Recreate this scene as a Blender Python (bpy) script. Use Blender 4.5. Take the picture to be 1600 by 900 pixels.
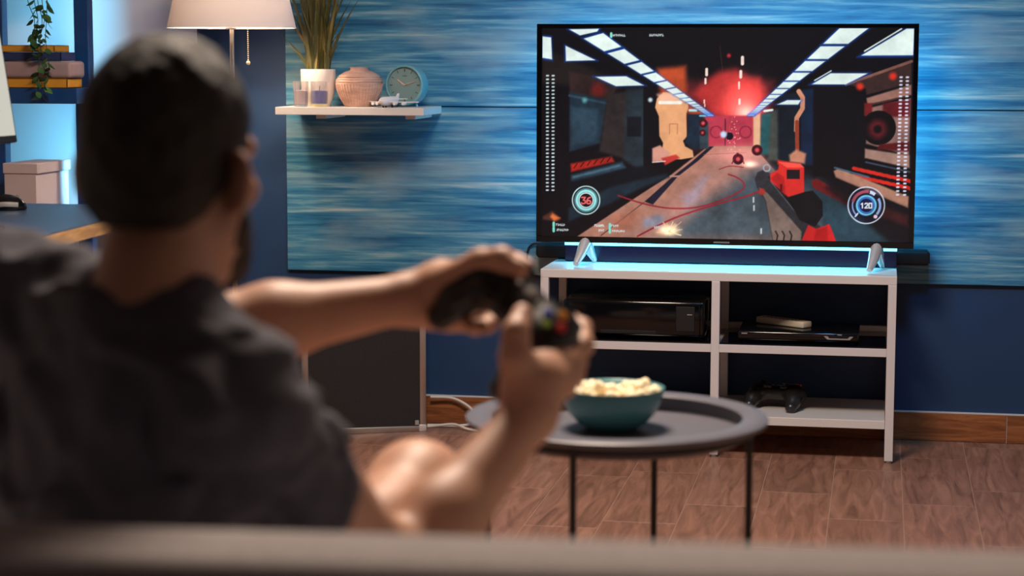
import bpy, bmesh, math, random
import numpy as np
from mathutils import Vector, Matrix

# ---------------------------------------------------------------- scene reset
for o in list(bpy.data.objects):
    bpy.data.objects.remove(o, do_unlink=True)
scene = bpy.context.scene
COL = scene.collection
random.seed(7)

# ---------------------------------------------------------------- camera
CAM = np.array([0.9492, -5.9595, 1.1303])
YAW, PITCH, ROLL, FPX = 0.1827, 0.1159, 0.0023, 3117.455
_F = np.array([-math.sin(YAW)*math.cos(PITCH), math.cos(YAW)*math.cos(PITCH), -math.sin(PITCH)])
_R0 = np.array([math.cos(YAW), math.sin(YAW), 0.0]); _U0 = np.cross(_R0, _F)
_R = _R0*math.cos(ROLL) + _U0*math.sin(ROLL); _U = _U0*math.cos(ROLL) - _R0*math.sin(ROLL)
cam_data = bpy.data.cameras.new('camera'); cam = bpy.data.objects.new('camera', cam_data); COL.objects.link(cam)
m = Matrix.Identity(4)
for i in range(3):
    m[i][0] = _R[i]; m[i][1] = _U[i]; m[i][2] = -_F[i]; m[i][3] = CAM[i]
cam.matrix_world = m
cam_data.sensor_width = 36; cam_data.sensor_fit = 'HORIZONTAL'; cam_data.lens = FPX*36/1600
cam_data.clip_start = 0.05; cam_data.clip_end = 60
cam_data.dof.use_dof = True; cam_data.dof.focus_distance = 5.65; cam_data.dof.aperture_fstop = 3.4
scene.camera = cam
def at(px, py, d):            # a point d metres in front of the lens, seen at a photo pixel
    return CAM + (_F + _R*(px-800)/FPX - _U*(py-450)/FPX)*d

# ---------------------------------------------------------------- world, lights, exposure
scene.view_settings.view_transform = 'Standard'; scene.view_settings.look = 'None'
scene.view_settings.gamma = 1.0; scene.view_settings.use_curve_mapping = False
scene.view_settings.exposure = 0.0
world = bpy.data.worlds.new('world'); scene.world = world; world.use_nodes = True
world.node_tree.nodes['Background'].inputs[0].default_value = (0.46, 0.42, 0.46, 1)
world.node_tree.nodes['Background'].inputs[1].default_value = 0.055

def area_light(name, loc, target, sx, sy, power, color, spread=180):
    d = bpy.data.lights.new(name, 'AREA'); d.shape = 'RECTANGLE'; d.size = sx; d.size_y = sy
    d.energy = power; d.color = color; d.spread = math.radians(spread)
    o = bpy.data.objects.new(name, d); COL.objects.link(o); o.location = loc
    v = Vector(target) - Vector(loc); o.rotation_euler = v.to_track_quat('-Z', 'Y').to_euler()
    return o
WARM = (1.0, 0.80, 0.64); BLUE = (0.07, 0.56, 1.0)
# warm ceiling light over the tray table
area_light('ceiling_light', (0.25, -2.45, 2.48), (0.30, -2.55, 0), 0.6, 0.6, 90, WARM)
# blue room light high up by the ceiling, washes the painted panel
area_light('blue_ceiling_light', (1.05, -2.1, 2.55), (0.55, 0, 0.85), 0.25, 0.25, 7, (0.10, 0.50, 1.0), 110)
# led tape on the back of the television
area_light('tv_tape_left', (0.03, -0.215, 0.92), (-0.12, 0, 0.92), 0.02, 0.5, 1.5, BLUE)
area_light('tv_tape_right', (0.98, -0.215, 0.92), (1.13, 0, 0.92), 0.02, 0.5, 1.9, BLUE)
area_light('tv_tape_top', (0.50, -0.215, 1.17), (0.50, 0, 1.32), 0.9, 0.02, 2.0, BLUE)
area_light('tv_tape_bottom', (0.50, -0.150, 0.595), (0.50, -0.22, 0.526), 0.92, 0.015, 2.4, (0.10, 0.62, 1.0))

# ---------------------------------------------------------------- materials
def lin(c):
    c = c/255.0
    return c/12.92 if c <= 0.04045 else ((c+0.055)/1.055)**2.4
def rgb(r, g, b): return (lin(r), lin(g), lin(b), 1)
def mat(name, col, rough=0.5, metal=0.0, spec=0.5, noise=0.0, nscale=20.0, bump=0.0, bscale=60.0, emit=None, estr=0.0, sss=0.0, trans=0.0, coat=0.0, alpha=1.0):
    M = bpy.data.materials.new(name); M.use_nodes = True
    nt = M.node_tree; b = nt.nodes['Principled BSDF']
    b.inputs['Base Color'].default_value = col; b.inputs['Roughness'].default_value = rough
    b.inputs['Metallic'].default_value = metal; b.inputs['Specular IOR Level'].default_value = spec
    b.inputs['Coat Weight'].default_value = coat; b.inputs['Alpha'].default_value = alpha
    if sss:
        b.inputs['Subsurface Weight'].default_value = sss; b.inputs['Subsurface Radius'].default_value = (0.012, 0.004, 0.002)
        b.inputs['Subsurface Scale'].default_value = 1.0
    if trans: b.inputs['Transmission Weight'].default_value = trans
    if emit: b.inputs['Emission Color'].default_value = emit; b.inputs['Emission Strength'].default_value = estr
    tc = nt.nodes.new('ShaderNodeTexCoord')
    if noise:
        n = nt.nodes.new('ShaderNodeTexNoise'); n.inputs['Scale'].default_value = nscale; n.inputs['Detail'].default_value = 5
        nt.links.new(tc.outputs['Object'], n.inputs['Vector'])
        h = nt.nodes.new('ShaderNodeMixRGB'); h.blend_type = 'MULTIPLY'; h.inputs[0].default_value = 1.0
        h.inputs[1].default_value = col
        r = nt.nodes.new('ShaderNodeValToRGB'); r.color_ramp.elements[0].position = 0.3; r.color_ramp.elements[1].position = 0.7
        r.color_ramp.elements[0].color = (1-noise,)*3+(1,); r.color_ramp.elements[1].color = (1+noise*0.5,)*3+(1,)
        nt.links.new(n.outputs[0], r.inputs[0]); nt.links.new(r.outputs[0], h.inputs[2]); nt.links.new(h.outputs[0], b.inputs['Base Color'])
    if bump:
        n2 = nt.nodes.new('ShaderNodeTexNoise'); n2.inputs['Scale'].default_value = bscale; n2.inputs['Detail'].default_value = 4
        nt.links.new(tc.outputs['Object'], n2.inputs['Vector'])
        bp = nt.nodes.new('ShaderNodeBump'); bp.inputs['Strength'].default_value = bump; bp.inputs['Distance'].default_value = 0.004
        nt.links.new(n2.outputs[0], bp.inputs['Height']); nt.links.new(bp.outputs[0], b.inputs['Normal'])
    return M

def ramp_mat(name, stops, mapscale, nscale=1.0, detail=6.0, rough=0.5, distort=0.0, second=None, bump=0.2, perobj=0.0, coord='Object', coat=0.0, spec=0.5):
    """streaky procedural surface: stretched noise through a colour ramp"""
    M = bpy.data.materials.new(name); M.use_nodes = True
    nt = M.node_tree; b = nt.nodes['Principled BSDF']; b.inputs['Roughness'].default_value = rough; b.inputs['Coat Weight'].default_value = coat
    b.inputs['Specular IOR Level'].default_value = spec
    tc = nt.nodes.new('ShaderNodeTexCoord'); mp = nt.nodes.new('ShaderNodeMapping'); mp.inputs['Scale'].default_value = mapscale
    nt.links.new(tc.outputs[coord], mp.inputs['Vector'])
    vec = mp.outputs[0]
    if perobj:
        oi = nt.nodes.new('ShaderNodeObjectInfo'); mu = nt.nodes.new('ShaderNodeMath'); mu.operation = 'MULTIPLY'; mu.inputs[1].default_value = 37.0
        ad = nt.nodes.new('ShaderNodeVectorMath'); ad.operation = 'ADD'
        nt.links.new(oi.outputs['Random'], mu.inputs[0]); nt.links.new(vec, ad.inputs[0]); nt.links.new(mu.outputs[0], ad.inputs[1]); vec = ad.outputs[0]
    n = nt.nodes.new('ShaderNodeTexNoise'); n.inputs['Scale'].default_value = nscale; n.inputs['Detail'].default_value = detail
    n.inputs['Roughness'].default_value = 0.62; n.inputs['Distortion'].default_value = distort
    nt.links.new(vec, n.inputs['Vector'])
    r = nt.nodes.new('ShaderNodeValToRGB'); e = r.color_ramp.elements
    e[0].position, e[0].color = stops[0]; e[1].position, e[1].color = stops[-1]
    for p, c in stops[1:-1]:
        k = e.new(p); k.color = c
    nt.links.new(n.outputs[0], r.inputs[0]); out = r.outputs[0]
    if second:
        mp2 = nt.nodes.new('ShaderNodeMapping'); mp2.inputs['Scale'].default_value = second[0]; nt.links.new(tc.outputs[coord], mp2.inputs['Vector'])
        n2 = nt.nodes.new('ShaderNodeTexNoise'); n2.inputs['Scale'].default_value = 1.0; n2.inputs['Detail'].default_value = 5
        nt.links.new(mp2.outputs[0], n2.inputs['Vector'])
        r2 = nt.nodes.new('ShaderNodeValToRGB'); r2.color_ramp.elements[0].position = second[1]; r2.color_ramp.elements[1].position = second[2]
        nt.links.new(n2.outputs[0], r2.inputs[0])
        mx = nt.nodes.new('ShaderNodeMixRGB'); mx.inputs[2].default_value = second[3]
        nt.links.new(r2.outputs[0], mx.inputs[0]); nt.links.new(out, mx.inputs[1]); out = mx.outputs[0]
    if perobj:
        hs = nt.nodes.new('ShaderNodeHueSaturation'); mr = nt.nodes.new('ShaderNodeMapRange')
        mr.inputs[3].default_value = 1-perobj; mr.inputs[4].default_value = 1+perobj
        nt.links.new(oi.outputs['Random'], mr.inputs[0]); nt.links.new(mr.outputs[0], hs.inputs['Value']); nt.links.new(out, hs.inputs['Color']); out = hs.outputs[0]
    nt.links.new(out, b.inputs['Base Color'])
    if bump:
        bp = nt.nodes.new('ShaderNodeBump'); bp.inputs['Strength'].default_value = bump; bp.inputs['Distance'].default_value = 0.003
        nt.links.new(n.outputs[0], bp.inputs['Height']); nt.links.new(bp.outputs[0], b.inputs['Normal'])
    return M

M = {}
M['navy'] = mat('navy_wall_paint', rgb(18, 52, 88), 0.6, noise=0.06, nscale=6, bump=0.06, bscale=180)
M['white_wall'] = mat('white_wall_paint', rgb(226, 222, 222), 0.7, noise=0.03, nscale=5, bump=0.05, bscale=180)
M['ceiling'] = mat('ceiling_paint', rgb(158, 156, 158), 0.8, noise=0.03, nscale=5)
M['panel'] = ramp_mat('blue_brushed_paint', [(0.28, rgb(8, 64, 100)), (0.41, rgb(26, 98, 132)), (0.51, rgb(60, 124, 150)), (0.60, rgb(112, 154, 164)), (0.72, rgb(192, 188, 178))],
                      (2.2, 1.0, 46.0), 1.0, 9, 0.5, 0.25, second=((2.0, 1, 8.0), 0.50, 0.72, rgb(136, 156, 160)), bump=0.35)
M['floor_wood'] = ramp_mat('wood_floor_tile', [(0.28, rgb(102, 69, 54)), (0.5, rgb(140, 99, 80)), (0.72, rgb(168, 122, 101))], (26.0, 3.0, 1.0), 1.0, 6, 0.42, 1.6, bump=0.12, perobj=0.10)
M['floor_base'] = mat('floor_grout', rgb(172, 138, 118), 0.8, noise=0.1)
M['skirting'] = ramp_mat('wood_skirting_tile', [(0.3, rgb(104, 58, 30)), (0.5, rgb(140, 82, 44)), (0.72, rgb(172, 110, 64))], (4.0, 1.0, 40.0), 1.0, 6, 0.4, 1.5, bump=0.1, perobj=0.07)
M['grout'] = mat('white_grout', rgb(205, 198, 195), 0.8, noise=0.05)
M['white_metal'] = mat('white_powder_coat', rgb(212, 204, 200), 0.38, noise=0.02, nscale=8)
M['white_shelf'] = mat('white_lacquer', rgb(214, 206, 200), 0.4, noise=0.02, nscale=8)
M['black_gloss'] = mat('black_gloss_plastic', rgb(10, 10, 12), 0.12, noise=0.1, nscale=9)
M['black_matte'] = mat('black_matte_plastic', rgb(16, 16, 18), 0.5, noise=0.15, nscale=30)
M['black_glass'] = mat('black_shelf_glass', rgb(6, 8, 14), 0.05, noise=0.05, nscale=4)
M['chrome'] = mat('brushed_chrome', rgb(232, 230, 228), 0.3, 0.6, noise=0.05, nscale=40)
M['satin_steel'] = mat('satin_aluminium', rgb(196, 188, 180), 0.35, 1.0, noise=0.06, nscale=40)
M['led'] = mat('led_cyan', rgb(60, 220, 255), 0.4, emit=(0.18, 0.80, 1.0, 1), estr=3.2, noise=0.01)
M['navy_plastic'] = mat('dark_navy_plastic', rgb(10, 24, 60), 0.2, noise=0.05)
M['grille'] = mat('brown_black_grille_cloth', rgb(36, 30, 29), 0.85, noise=0.35, nscale=260, bump=0.5, bscale=400)
M['white_cable'] = mat('white_cable_rubber', rgb(214, 200, 188), 0.5, noise=0.03)
M['black_cable'] = mat('black_cable_rubber', rgb(14, 14, 16), 0.5, noise=0.03)
M['ceramic'] = mat('cream_ceramic', rgb(232, 218, 204), 0.45, noise=0.03, nscale=12)
M['clay'] = ramp_mat('pink_clay_glaze', [(0.3, rgb(172, 132, 114)), (0.5, rgb(198, 156, 138)), (0.72, rgb(214, 178, 160))], (14, 14, 60), 1.0, 5, 0.6, 0.5, bump=0.4)
M['soil'] = mat('potting_soil', rgb(40, 30, 22), 0.95, noise=0.4, nscale=90, bump=0.8, bscale=120)
M['grass'] = ramp_mat('grass_blade', [(0.3, rgb(40, 46, 20)), (0.55, rgb(80, 76, 30)), (0.75, rgb(134, 102, 38))], (30, 30, 5), 1.0, 4, 0.5, 0.2, bump=0.1, perobj=0.3)
M['leaf'] = ramp_mat('vine_leaf', [(0.3, rgb(24, 60, 40)), (0.5, rgb(46, 92, 48)), (0.75, rgb(110, 130, 60))], (40, 40, 40), 1.0, 4, 0.5, 0.2, bump=0.1, perobj=0.35)
M['stem'] = mat('vine_stem', rgb(40, 70, 42), 0.6, noise=0.2, nscale=60)
M['teal_case'] = mat('teal_clock_enamel', rgb(104, 158, 166), 0.4, noise=0.03)
M['teal_dial'] = mat('grey_teal_dial', rgb(110, 138, 138), 0.6, noise=0.03)
M['dial_mark'] = mat('dark_dial_print', rgb(48, 66, 70), 0.7, noise=0.02)
M['copper'] = mat('rose_copper', rgb(236, 190, 160), 0.35, 0.6, noise=0.03)
M['toy_white'] = mat('toy_white_plastic', rgb(234, 224, 220), 0.4, noise=0.02)
M['glass'] = mat('clear_candle_glass', rgb(236, 230, 232), 0.05, trans=0.95, noise=0.01, alpha=0.45)
M['wax_pink'] = mat('pale_pink_wax', rgb(206, 186, 184), 0.6, noise=0.04)
M['wax_blue'] = mat('lavender_blue_wax', rgb(116, 118, 168), 0.6, noise=0.04)
M['gold'] = mat('pale_gold_foil', rgb(236, 220, 170), 0.35, 0.4, noise=0.04)
M['blue_frame'] = mat('blue_bookcase_lacquer', rgb(14, 66, 124), 0.4, noise=0.04)
M['yellow_book'] = mat('ochre_book_cloth', rgb(214, 150, 44), 0.6, noise=0.08, nscale=30, bump=0.1, bscale=300)
M['navy_book'] = mat('navy_book_cloth', rgb(34, 50, 96), 0.6, noise=0.08, nscale=30, bump=0.1, bscale=300)
M['mauve_book'] = mat('mauve_grey_book_cloth', rgb(164, 140, 142), 0.6, noise=0.08, nscale=30, bump=0.1, bscale=300)
M['paper'] = mat('book_paper', rgb(222, 208, 180), 0.8, noise=0.1, nscale=80)
M['carton'] = mat('mauve_grey_carton', rgb(196, 178, 176), 0.7, noise=0.04, nscale=20)
M['desk_top'] = mat('slate_blue_laminate', rgb(60, 78, 104), 0.35, noise=0.04)
M['desk_edge'] = ramp_mat('pale_oak_edge', [(0.3, rgb(158, 118, 72)), (0.5, rgb(190, 148, 98)), (0.72, rgb(212, 174, 122))], (60, 5, 60), 1.0, 5, 0.5, 1.0, bump=0.1)
M['shade_pole'] = mat('brushed_nickel', rgb(205, 190, 175), 0.28, 1.0, noise=0.05, nscale=40)
M['table_metal'] = mat('charcoal_table_enamel', rgb(94, 94, 104), 0.42, noise=0.06, nscale=30)
M['table_leg'] = mat('black_table_steel', rgb(22, 20, 20), 0.45, noise=0.06, nscale=30)
M['bowl'] = mat('teal_bowl_glaze', rgb(72, 128, 136), 0.3, noise=0.04, nscale=15)
M['popcorn'] = mat('popcorn_flake', rgb(248, 232, 198), 0.75, noise=0.12, nscale=60, bump=0.4, bscale=150, sss=0.1)
M['skin'] = mat('skin', rgb(202, 154, 128), 0.5, noise=0.08, nscale=14, bump=0.05, bscale=160, sss=0.2)
M['hair'] = mat('dark_brown_hair', rgb(22, 15, 12), 0.6, noise=0.4, nscale=160, bump=0.9, bscale=240)
M['shirt'] = mat('charcoal_jersey', rgb(90, 90, 101), 0.9, noise=0.10, nscale=60, bump=0.15, bscale=500)
M['shorts'] = mat('dark_navy_cotton', rgb(30, 34, 46), 0.9, noise=0.1, nscale=60)
M['eye'] = mat('eye_white', rgb(235, 230, 225), 0.2, noise=0.02)
M['sofa'] = mat('taupe_grey_upholstery', rgb(176, 168, 168), 0.9, noise=0.15, nscale=120, bump=0.25, bscale=400)
M['remote_grey'] = mat('cream_remote_plastic', rgb(206, 196, 176), 0.45, noise=0.03)
M['button_grey'] = mat('grey_rubber_button', rgb(120, 116, 110), 0.6, noise=0.03)
M['button_red'] = mat('red_button', rgb(200, 36, 30), 0.35, noise=0.02)
M['button_blue'] = mat('blue_button', rgb(96, 116, 226), 0.3, noise=0.02)
M['button_yellow'] = mat('amber_button', rgb(232, 150, 40), 0.3, noise=0.02)
M['button_green'] = mat('green_button', rgb(150, 184, 66), 0.3, noise=0.02)
M['silver'] = mat('silver_plastic', rgb(190, 188, 186), 0.3, 0.6, noise=0.02)
M['pad_black'] = mat('black_gamepad_plastic', rgb(34, 33, 34), 0.32, noise=0.1, nscale=60)
M['shade'] = bpy.data.materials.new('white_lampshade_fabric'); M['shade'].use_nodes = True
_nt = M['shade'].node_tree; _b = _nt.nodes['Principled BSDF']; _b.inputs['Roughness'].default_value = 0.9; _b.inputs['Base Color'].default_value = rgb(240, 232, 228)
_tr = _nt.nodes.new('ShaderNodeBsdfTranslucent'); _tr.inputs[0].default_value = rgb(236, 224, 218)
_nz = _nt.nodes.new('ShaderNodeTexNoise'); _nz.inputs['Scale'].default_value = 300
_bp = _nt.nodes.new('ShaderNodeBump'); _bp.inputs['Strength'].default_value = 0.1; _nt.links.new(_nz.outputs[0], _bp.inputs['Height']); _nt.links.new(_bp.outputs[0], _b.inputs['Normal'])
_mx = _nt.nodes.new('ShaderNodeMixShader'); _mx.inputs[0].default_value = 0.16
_nt.links.new(_b.outputs[0], _mx.inputs[1]); _nt.links.new(_tr.outputs[0], _mx.inputs[2]); _nt.links.new(_mx.outputs[0], _nt.nodes['Material Output'].inputs[0])

# ---------------------------------------------------------------- object helpers
ORG = {}
def link(name, me, parent=None, loc=None):
    o = bpy.data.objects.new(name, me); COL.objects.link(o)
    if parent is not None:
        o.parent = parent; ORG[o] = ORG[parent]
    else:
        ORG[o] = Vector((0, 0, 0))
    return o
def tag(o, label=None, cat=None, group=None, kind=None):
    if label: o['label'] = label
    if cat: o['category'] = cat
    if group: o['group'] = group
    if kind: o['kind'] = kind
    return o
def thing(name, label, cat, loc=(0, 0, 0), group=None, local=False):
    o = bpy.data.objects.new(name, None); COL.objects.link(o); o.location = loc; o.empty_display_size = 0.05
    ORG[o] = Vector((0, 0, 0)) if local else Vector(loc)
    return tag(o, label, cat, group)
def pyobj(name, verts, faces, material, parent=None, smooth=False):
    off = ORG[parent] if parent is not None else Vector((0, 0, 0))
    me = bpy.data.meshes.new(name); v = np.array(verts, dtype=float) - np.array(off)
    me.from_pydata(v.tolist(), [], [list(map(int, f)) for f in faces]); me.update()
    if smooth: me.polygons.foreach_set('use_smooth', [True]*len(me.polygons))
    me.materials.append(material if not isinstance(material, str) else M[material])
    return link(name, me, parent)
class MB:
    """collects simple shapes; build() makes ONE mesh object"""
    def __init__(s): s.bm = bmesh.new()
    def box(s, x0, x1, y0, y1, z0, z1, bev=0.0, seg=2, mtx=None):
        b = bmesh.new(); bmesh.ops.create_cube(b, size=1)
        for v in b.verts: v.co = Vector((x0+(x1-x0)*(v.co.x+.5), y0+(y1-y0)*(v.co.y+.5), z0+(z1-z0)*(v.co.z+.5)))
        if bev: bmesh.ops.bevel(b, geom=list(b.edges), offset=bev, segments=seg, profile=0.5, affect='EDGES')
        return s._merge(b, mtx)
    def _merge(s, b, mtx=None):
        if mtx is not None: bmesh.ops.transform(b, matrix=mtx, verts=b.verts)
        me = bpy.data.meshes.new('tmp'); b.to_mesh(me); b.free(); s.bm.from_mesh(me); bpy.data.meshes.remove(me); return s
    def lathe(s, prof, cx=0, cy=0, n=40, mtx=None, closed=False):
        """prof: list of (r, z); spun about z at (cx, cy)"""
        b = bmesh.new(); rings = []
        for r, z in prof:
            if r < 1e-6: rings.append([b.verts.new((cx, cy, z))])
            else: rings.append([b.verts.new((cx+r*math.cos(2*math.pi*i/n), cy+r*math.sin(2*math.pi*i/n), z)) for i in range(n)])
        pairs = list(zip(rings, rings[1:])) + ([(rings[-1], rings[0])] if closed else [])
        for A, B in pairs:
            for i in range(n):
                j = (i+1) % n
                if len(A) == 1 and len(B) == 1: continue
                if len(A) == 1: b.faces.new((A[0], B[j], B[i]))
                elif len(B) == 1: b.faces.new((A[i], A[j], B[0]))
                else: b.faces.new((A[i], A[j], B[j], B[i]))
        bmesh.ops.recalc_face_normals(b, faces=b.faces)
        return s._merge(b, mtx)
    def tube(s, pts, r, n=10, cap=True, flat=None):
        """r: number or list; flat: (scale_a) squashes the section"""
        b = bmesh.new(); P = [Vector(p) for p in pts]; rs = r if isinstance(r, (list, tuple)) else [r]*len(P)
        t = (P[1]-P[0]).normalized(); up = Vector((0, 0, 1)) if abs(t.z) < .9 else Vector((1, 0, 0)); a = t.cross(up).normalized(); rings = []
        for i, p in enumerate(P):
            t = (P[min(i+1, len(P)-1)]-P[max(i-1, 0)]).normalized(); a = (a-t*a.dot(t)).normalized(); c = t.cross(a)
            rings.append([b.verts.new(p+(a*math.cos(2*math.pi*k/n)+c*math.sin(2*math.pi*k/n)*(flat or 1))*rs[i]) for k in range(n)])
        for A, B in zip(rings, rings[1:]):
            for k in range(n): b.faces.new((A[k], A[(k+1) % n], B[(k+1) % n], B[k]))
        if cap: b.faces.new(rings[0][::-1]); b.faces.new(rings[-1])
        bmesh.ops.recalc_face_normals(b, faces=b.faces)
        return s._merge(b)
    def prism(s, poly, y0, y1, axis='y'):
        """polygon in the xz plane pushed along y (or xy pushed along z)"""
        b = bmesh.new()
        mk = (lambda p, q: (p[0], q, p[1])) if axis == 'y' else ((lambda p, q: (p[0], p[1], q)) if axis == 'z' else (lambda p, q: (q, p[0], p[1])))
        A = [b.verts.new(mk(p, y0)) for p in poly]; B = [b.verts.new(mk(p, y1)) for p in poly]
        b.faces.new(A); b.faces.new(B[::-1]); n = len(poly)
        for i in range(n): b.faces.new((A[i], B[i], B[(i+1) % n], A[(i+1) % n]))
        bmesh.ops.recalc_face_normals(b, faces=b.faces)
        return s._merge(b)
    def ball(s, c, r, u=16, v=10, scale=(1, 1, 1)):
        b = bmesh.new(); bmesh.ops.create_uvsphere(b, u_segments=u, v_segments=v, radius=r)
        for q in b.verts: q.co = Vector((q.co.x*scale[0]+c[0], q.co.y*scale[1]+c[1], q.co.z*scale[2]+c[2]))
        return s._merge(b)
    def build(s, name, material, parent=None, smooth=False, angle=40):
        off = ORG[parent] if parent is not None else Vector((0, 0, 0))
        for v in s.bm.verts: v.co -= off
        me = bpy.data.meshes.new(name); s.bm.to_mesh(me); s.bm.free()
        me.materials.append(M[material] if isinstance(material, str) else material)
        if smooth:
            me.polygons.foreach_set('use_smooth', [True]*len(me.polygons))
            try: me.set_sharp_from_angle(angle=math.radians(angle))
            except Exception: pass
        return link(name, me, parent)
def bez(pts, n=12):
    """Catmull-Rom through points"""
    P = [Vector(p) for p in pts]; P = [P[0]*2-P[1]]+P+[P[-1]*2-P[-2]]; out = []
    for i in range(1, len(P)-2):
        for k in range(n):
            t = k/n; a, b, c, d = P[i-1], P[i], P[i+1], P[i+2]
            out.append(0.5*((2*b)+(c-a)*t+(2*a-5*b+4*c-d)*t*t+(3*b-a-3*c+d)*t**3))
    out.append(P[-2]); return out

# ---------------------------------------------------------------- smooth solids from distance fields
def _hash(i, j, k):
    h = (i*374761393 + j*668265263 + k*1274126177) & 0x7fffffff
    h = ((h ^ (h >> 13))*1274126177) & 0x7fffffff
    return ((h ^ (h >> 16)) & 0xffff)/65535.0
def vnoise(P, freq):
    q = P*freq; i = np.floor(q).astype(np.int64); f = q-i; f = f*f*(3-2*f); out = 0
    for a in (0, 1):
        for b in (0, 1):
            for c in (0, 1):
                w = (f[..., 0] if a else 1-f[..., 0])*(f[..., 1] if b else 1-f[..., 1])*(f[..., 2] if c else 1-f[..., 2])
                out = out + w*_hash(i[..., 0]+a, i[..., 1]+b, i[..., 2]+c)
    return out*2-1
class Field:
    def __init__(s, lo, hi, h):
        s.lo = np.array(lo, float); s.h = h; s.n = np.ceil((np.array(hi)-s.lo)/h).astype(int)+1
        s.d = np.full(s.n, 0.06, np.float32)
    def sub(s, lo, hi):
        a = np.clip(np.floor((np.array(lo)-s.lo)/s.h).astype(int), 0, s.n); b = np.clip(np.ceil((np.array(hi)-s.lo)/s.h).astype(int)+1, 0, s.n)
        sl = tuple(slice(x, y) for x, y in zip(a, b))
        g = np.meshgrid(*[np.arange(x, y)*s.h+l for x, y, l in zip(a, b, s.lo)], indexing='ij')
        return sl, np.stack(g, -1)
    def _put(s, sl, d, k, op):
        a = s.d[sl]
        if op == 'add':
            if k > 0:
                h = np.maximum(k-np.abs(a-d), 0)/k; s.d[sl] = np.minimum(a, d)-h*h*k*0.25
            else: s.d[sl] = np.minimum(a, d)
        else:
            if k > 0:
                h = np.maximum(k-np.abs(a+d), 0)/k; s.d[sl] = np.maximum(a, -d)+h*h*k*0.25
            else: s.d[sl] = np.maximum(a, -d)
    def cone(s, p0, p1, r0, r1, k=0.02, op='add', frame=None, squash=None):
        p0 = np.array(p0, float); p1 = np.array(p1, float); r = max(r0, r1)+max(k, 0.02)
        sl, P = s.sub(np.minimum(p0, p1)-r, np.maximum(p0, p1)+r)
        if P.size == 0: return s
        w = P-p0; e = p1-p0
        if frame is not None:                     # squash = thickness factor along frame axis 1
            w = w@frame.T; e = frame@e; w = w/np.array(squash); e = e/np.array(squash)
        L2 = e@e; t = np.clip((w@e)/max(L2, 1e-9), 0, 1)
        d = np.linalg.norm(w-t[..., None]*e, axis=-1)-(r0+(r1-r0)*t)
        if squash is not None: d = d*min(squash)
        s._put(sl, d, k, op); return s
    def ell(s, c, rad, frame=None, k=0.02, op='add'):
        c = np.array(c, float); r = max(rad)+max(k, 0.02); sl, P = s.sub(c-r, c+r)
        if P.size == 0: return s
        w = P-c
        if frame is not None: w = w@np.array(frame).T
        rad = np.array(rad); k0 = np.linalg.norm(w/rad, axis=-1); k1 = np.linalg.norm(w/rad**2, axis=-1)+1e-9
        s._put(sl, k0*(k0-1)/k1, k, op); return s
    def chain(s, pts, rs, k=0.012, op='add'):
        for a, b, ra, rb in zip(pts, pts[1:], rs, rs[1:]): s.cone(a, b, ra, rb, k, op)
        return s
    def points(s):
        return s.sub(s.lo-1, s.lo+s.n*s.h+1)[1]
    def mesh(s):
        d = s.d; d[0] = d[-1] = 0.06; d[:, 0] = d[:, -1] = 0.06; d[:, :, 0] = d[:, :, -1] = 0.06
        ins = d < 0; n = s.n
        cnt = np.zeros(n-1, np.int8)
        for a in (0, 1):
            for b in (0, 1):
                for c in (0, 1): cnt += ins[a:n[0]-1+a, b:n[1]-1+b, c:n[2]-1+c]
        cells = np.argwhere((cnt > 0) & (cnt < 8)); idx = np.full(n-1, -1, np.int64); idx[tuple(cells.T)] = np.arange(len(cells))
        acc = np.zeros((len(cells), 3)); num = np.zeros(len(cells))
        cor = [np.array(x) for x in ((0,0,0),(1,0,0),(0,1,0),(1,1,0),(0,0,1),(1,0,1),(0,1,1),(1,1,1))]
        val = [d[tuple((cells+q).T)].astype(float) for q in cor]
        for i in range(8):
            for j in range(i+1, 8):
                if np.abs(cor[i]-cor[j]).sum() != 1: continue
                mk = (val[i] < 0) != (val[j] < 0); t = np.where(mk, val[i]/np.where(mk, val[i]-val[j], 1), 0)
                acc += np.where(mk[:, None], cor[i]+t[:, None]*(cor[j]-cor[i]), 0); num += mk
        V = (cells+acc/num[:, None])*s.h+s.lo; faces = []
        for ax in range(3):
            u, v = (ax+1) % 3, (ax+2) % 3
            A = [slice(None)]*3; B = [slice(None)]*3; A[ax] = slice(0, n[ax]-1); B[ax] = slice(1, n[ax])
            ch = ins[tuple(A)] != ins[tuple(B)]; e = np.argwhere(ch); e = e[(e[:, u] > 0) & (e[:, v] > 0) & (e[:, u] < n[u]-1) & (e[:, v] < n[v]-1)]
            q = []
            for du, dv in ((-1, -1), (0, -1), (0, 0), (-1, 0)):
                c = e.copy(); c[:, u] += du; c[:, v] += dv; q.append(idx[tuple(c.T)])
            q = np.stack(q, 1); flip = ~ins[tuple(e.T)]; q[flip] = q[flip][:, ::-1]; faces.append(q)
        return V, np.concatenate(faces)
def field_obj(name, F, material, parent=None, smooth_iter=2):
    V, Q = F.mesh(); off = np.array(ORG[parent]) if parent is not None else 0
    me = bpy.data.meshes.new(name); V = V-off
    me.vertices.add(len(V)); me.vertices.foreach_set('co', V.astype(np.float32).ravel())
    me.loops.add(len(Q)*4); me.loops.foreach_set('vertex_index', Q.astype(np.int32).ravel())
    me.polygons.add(len(Q)); me.polygons.foreach_set('loop_start', np.arange(0, len(Q)*4, 4, dtype=np.int32))
    me.polygons.foreach_set('use_smooth', np.ones(len(Q), bool)); me.update(calc_edges=True); me.validate()
    me.materials.append(M[material] if isinstance(material, str) else material)
    o = link(name, me, parent)
    if smooth_iter:
        sm = o.modifiers.new('smooth', 'SMOOTH'); sm.factor = 0.5; sm.iterations = smooth_iter
    return o
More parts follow.
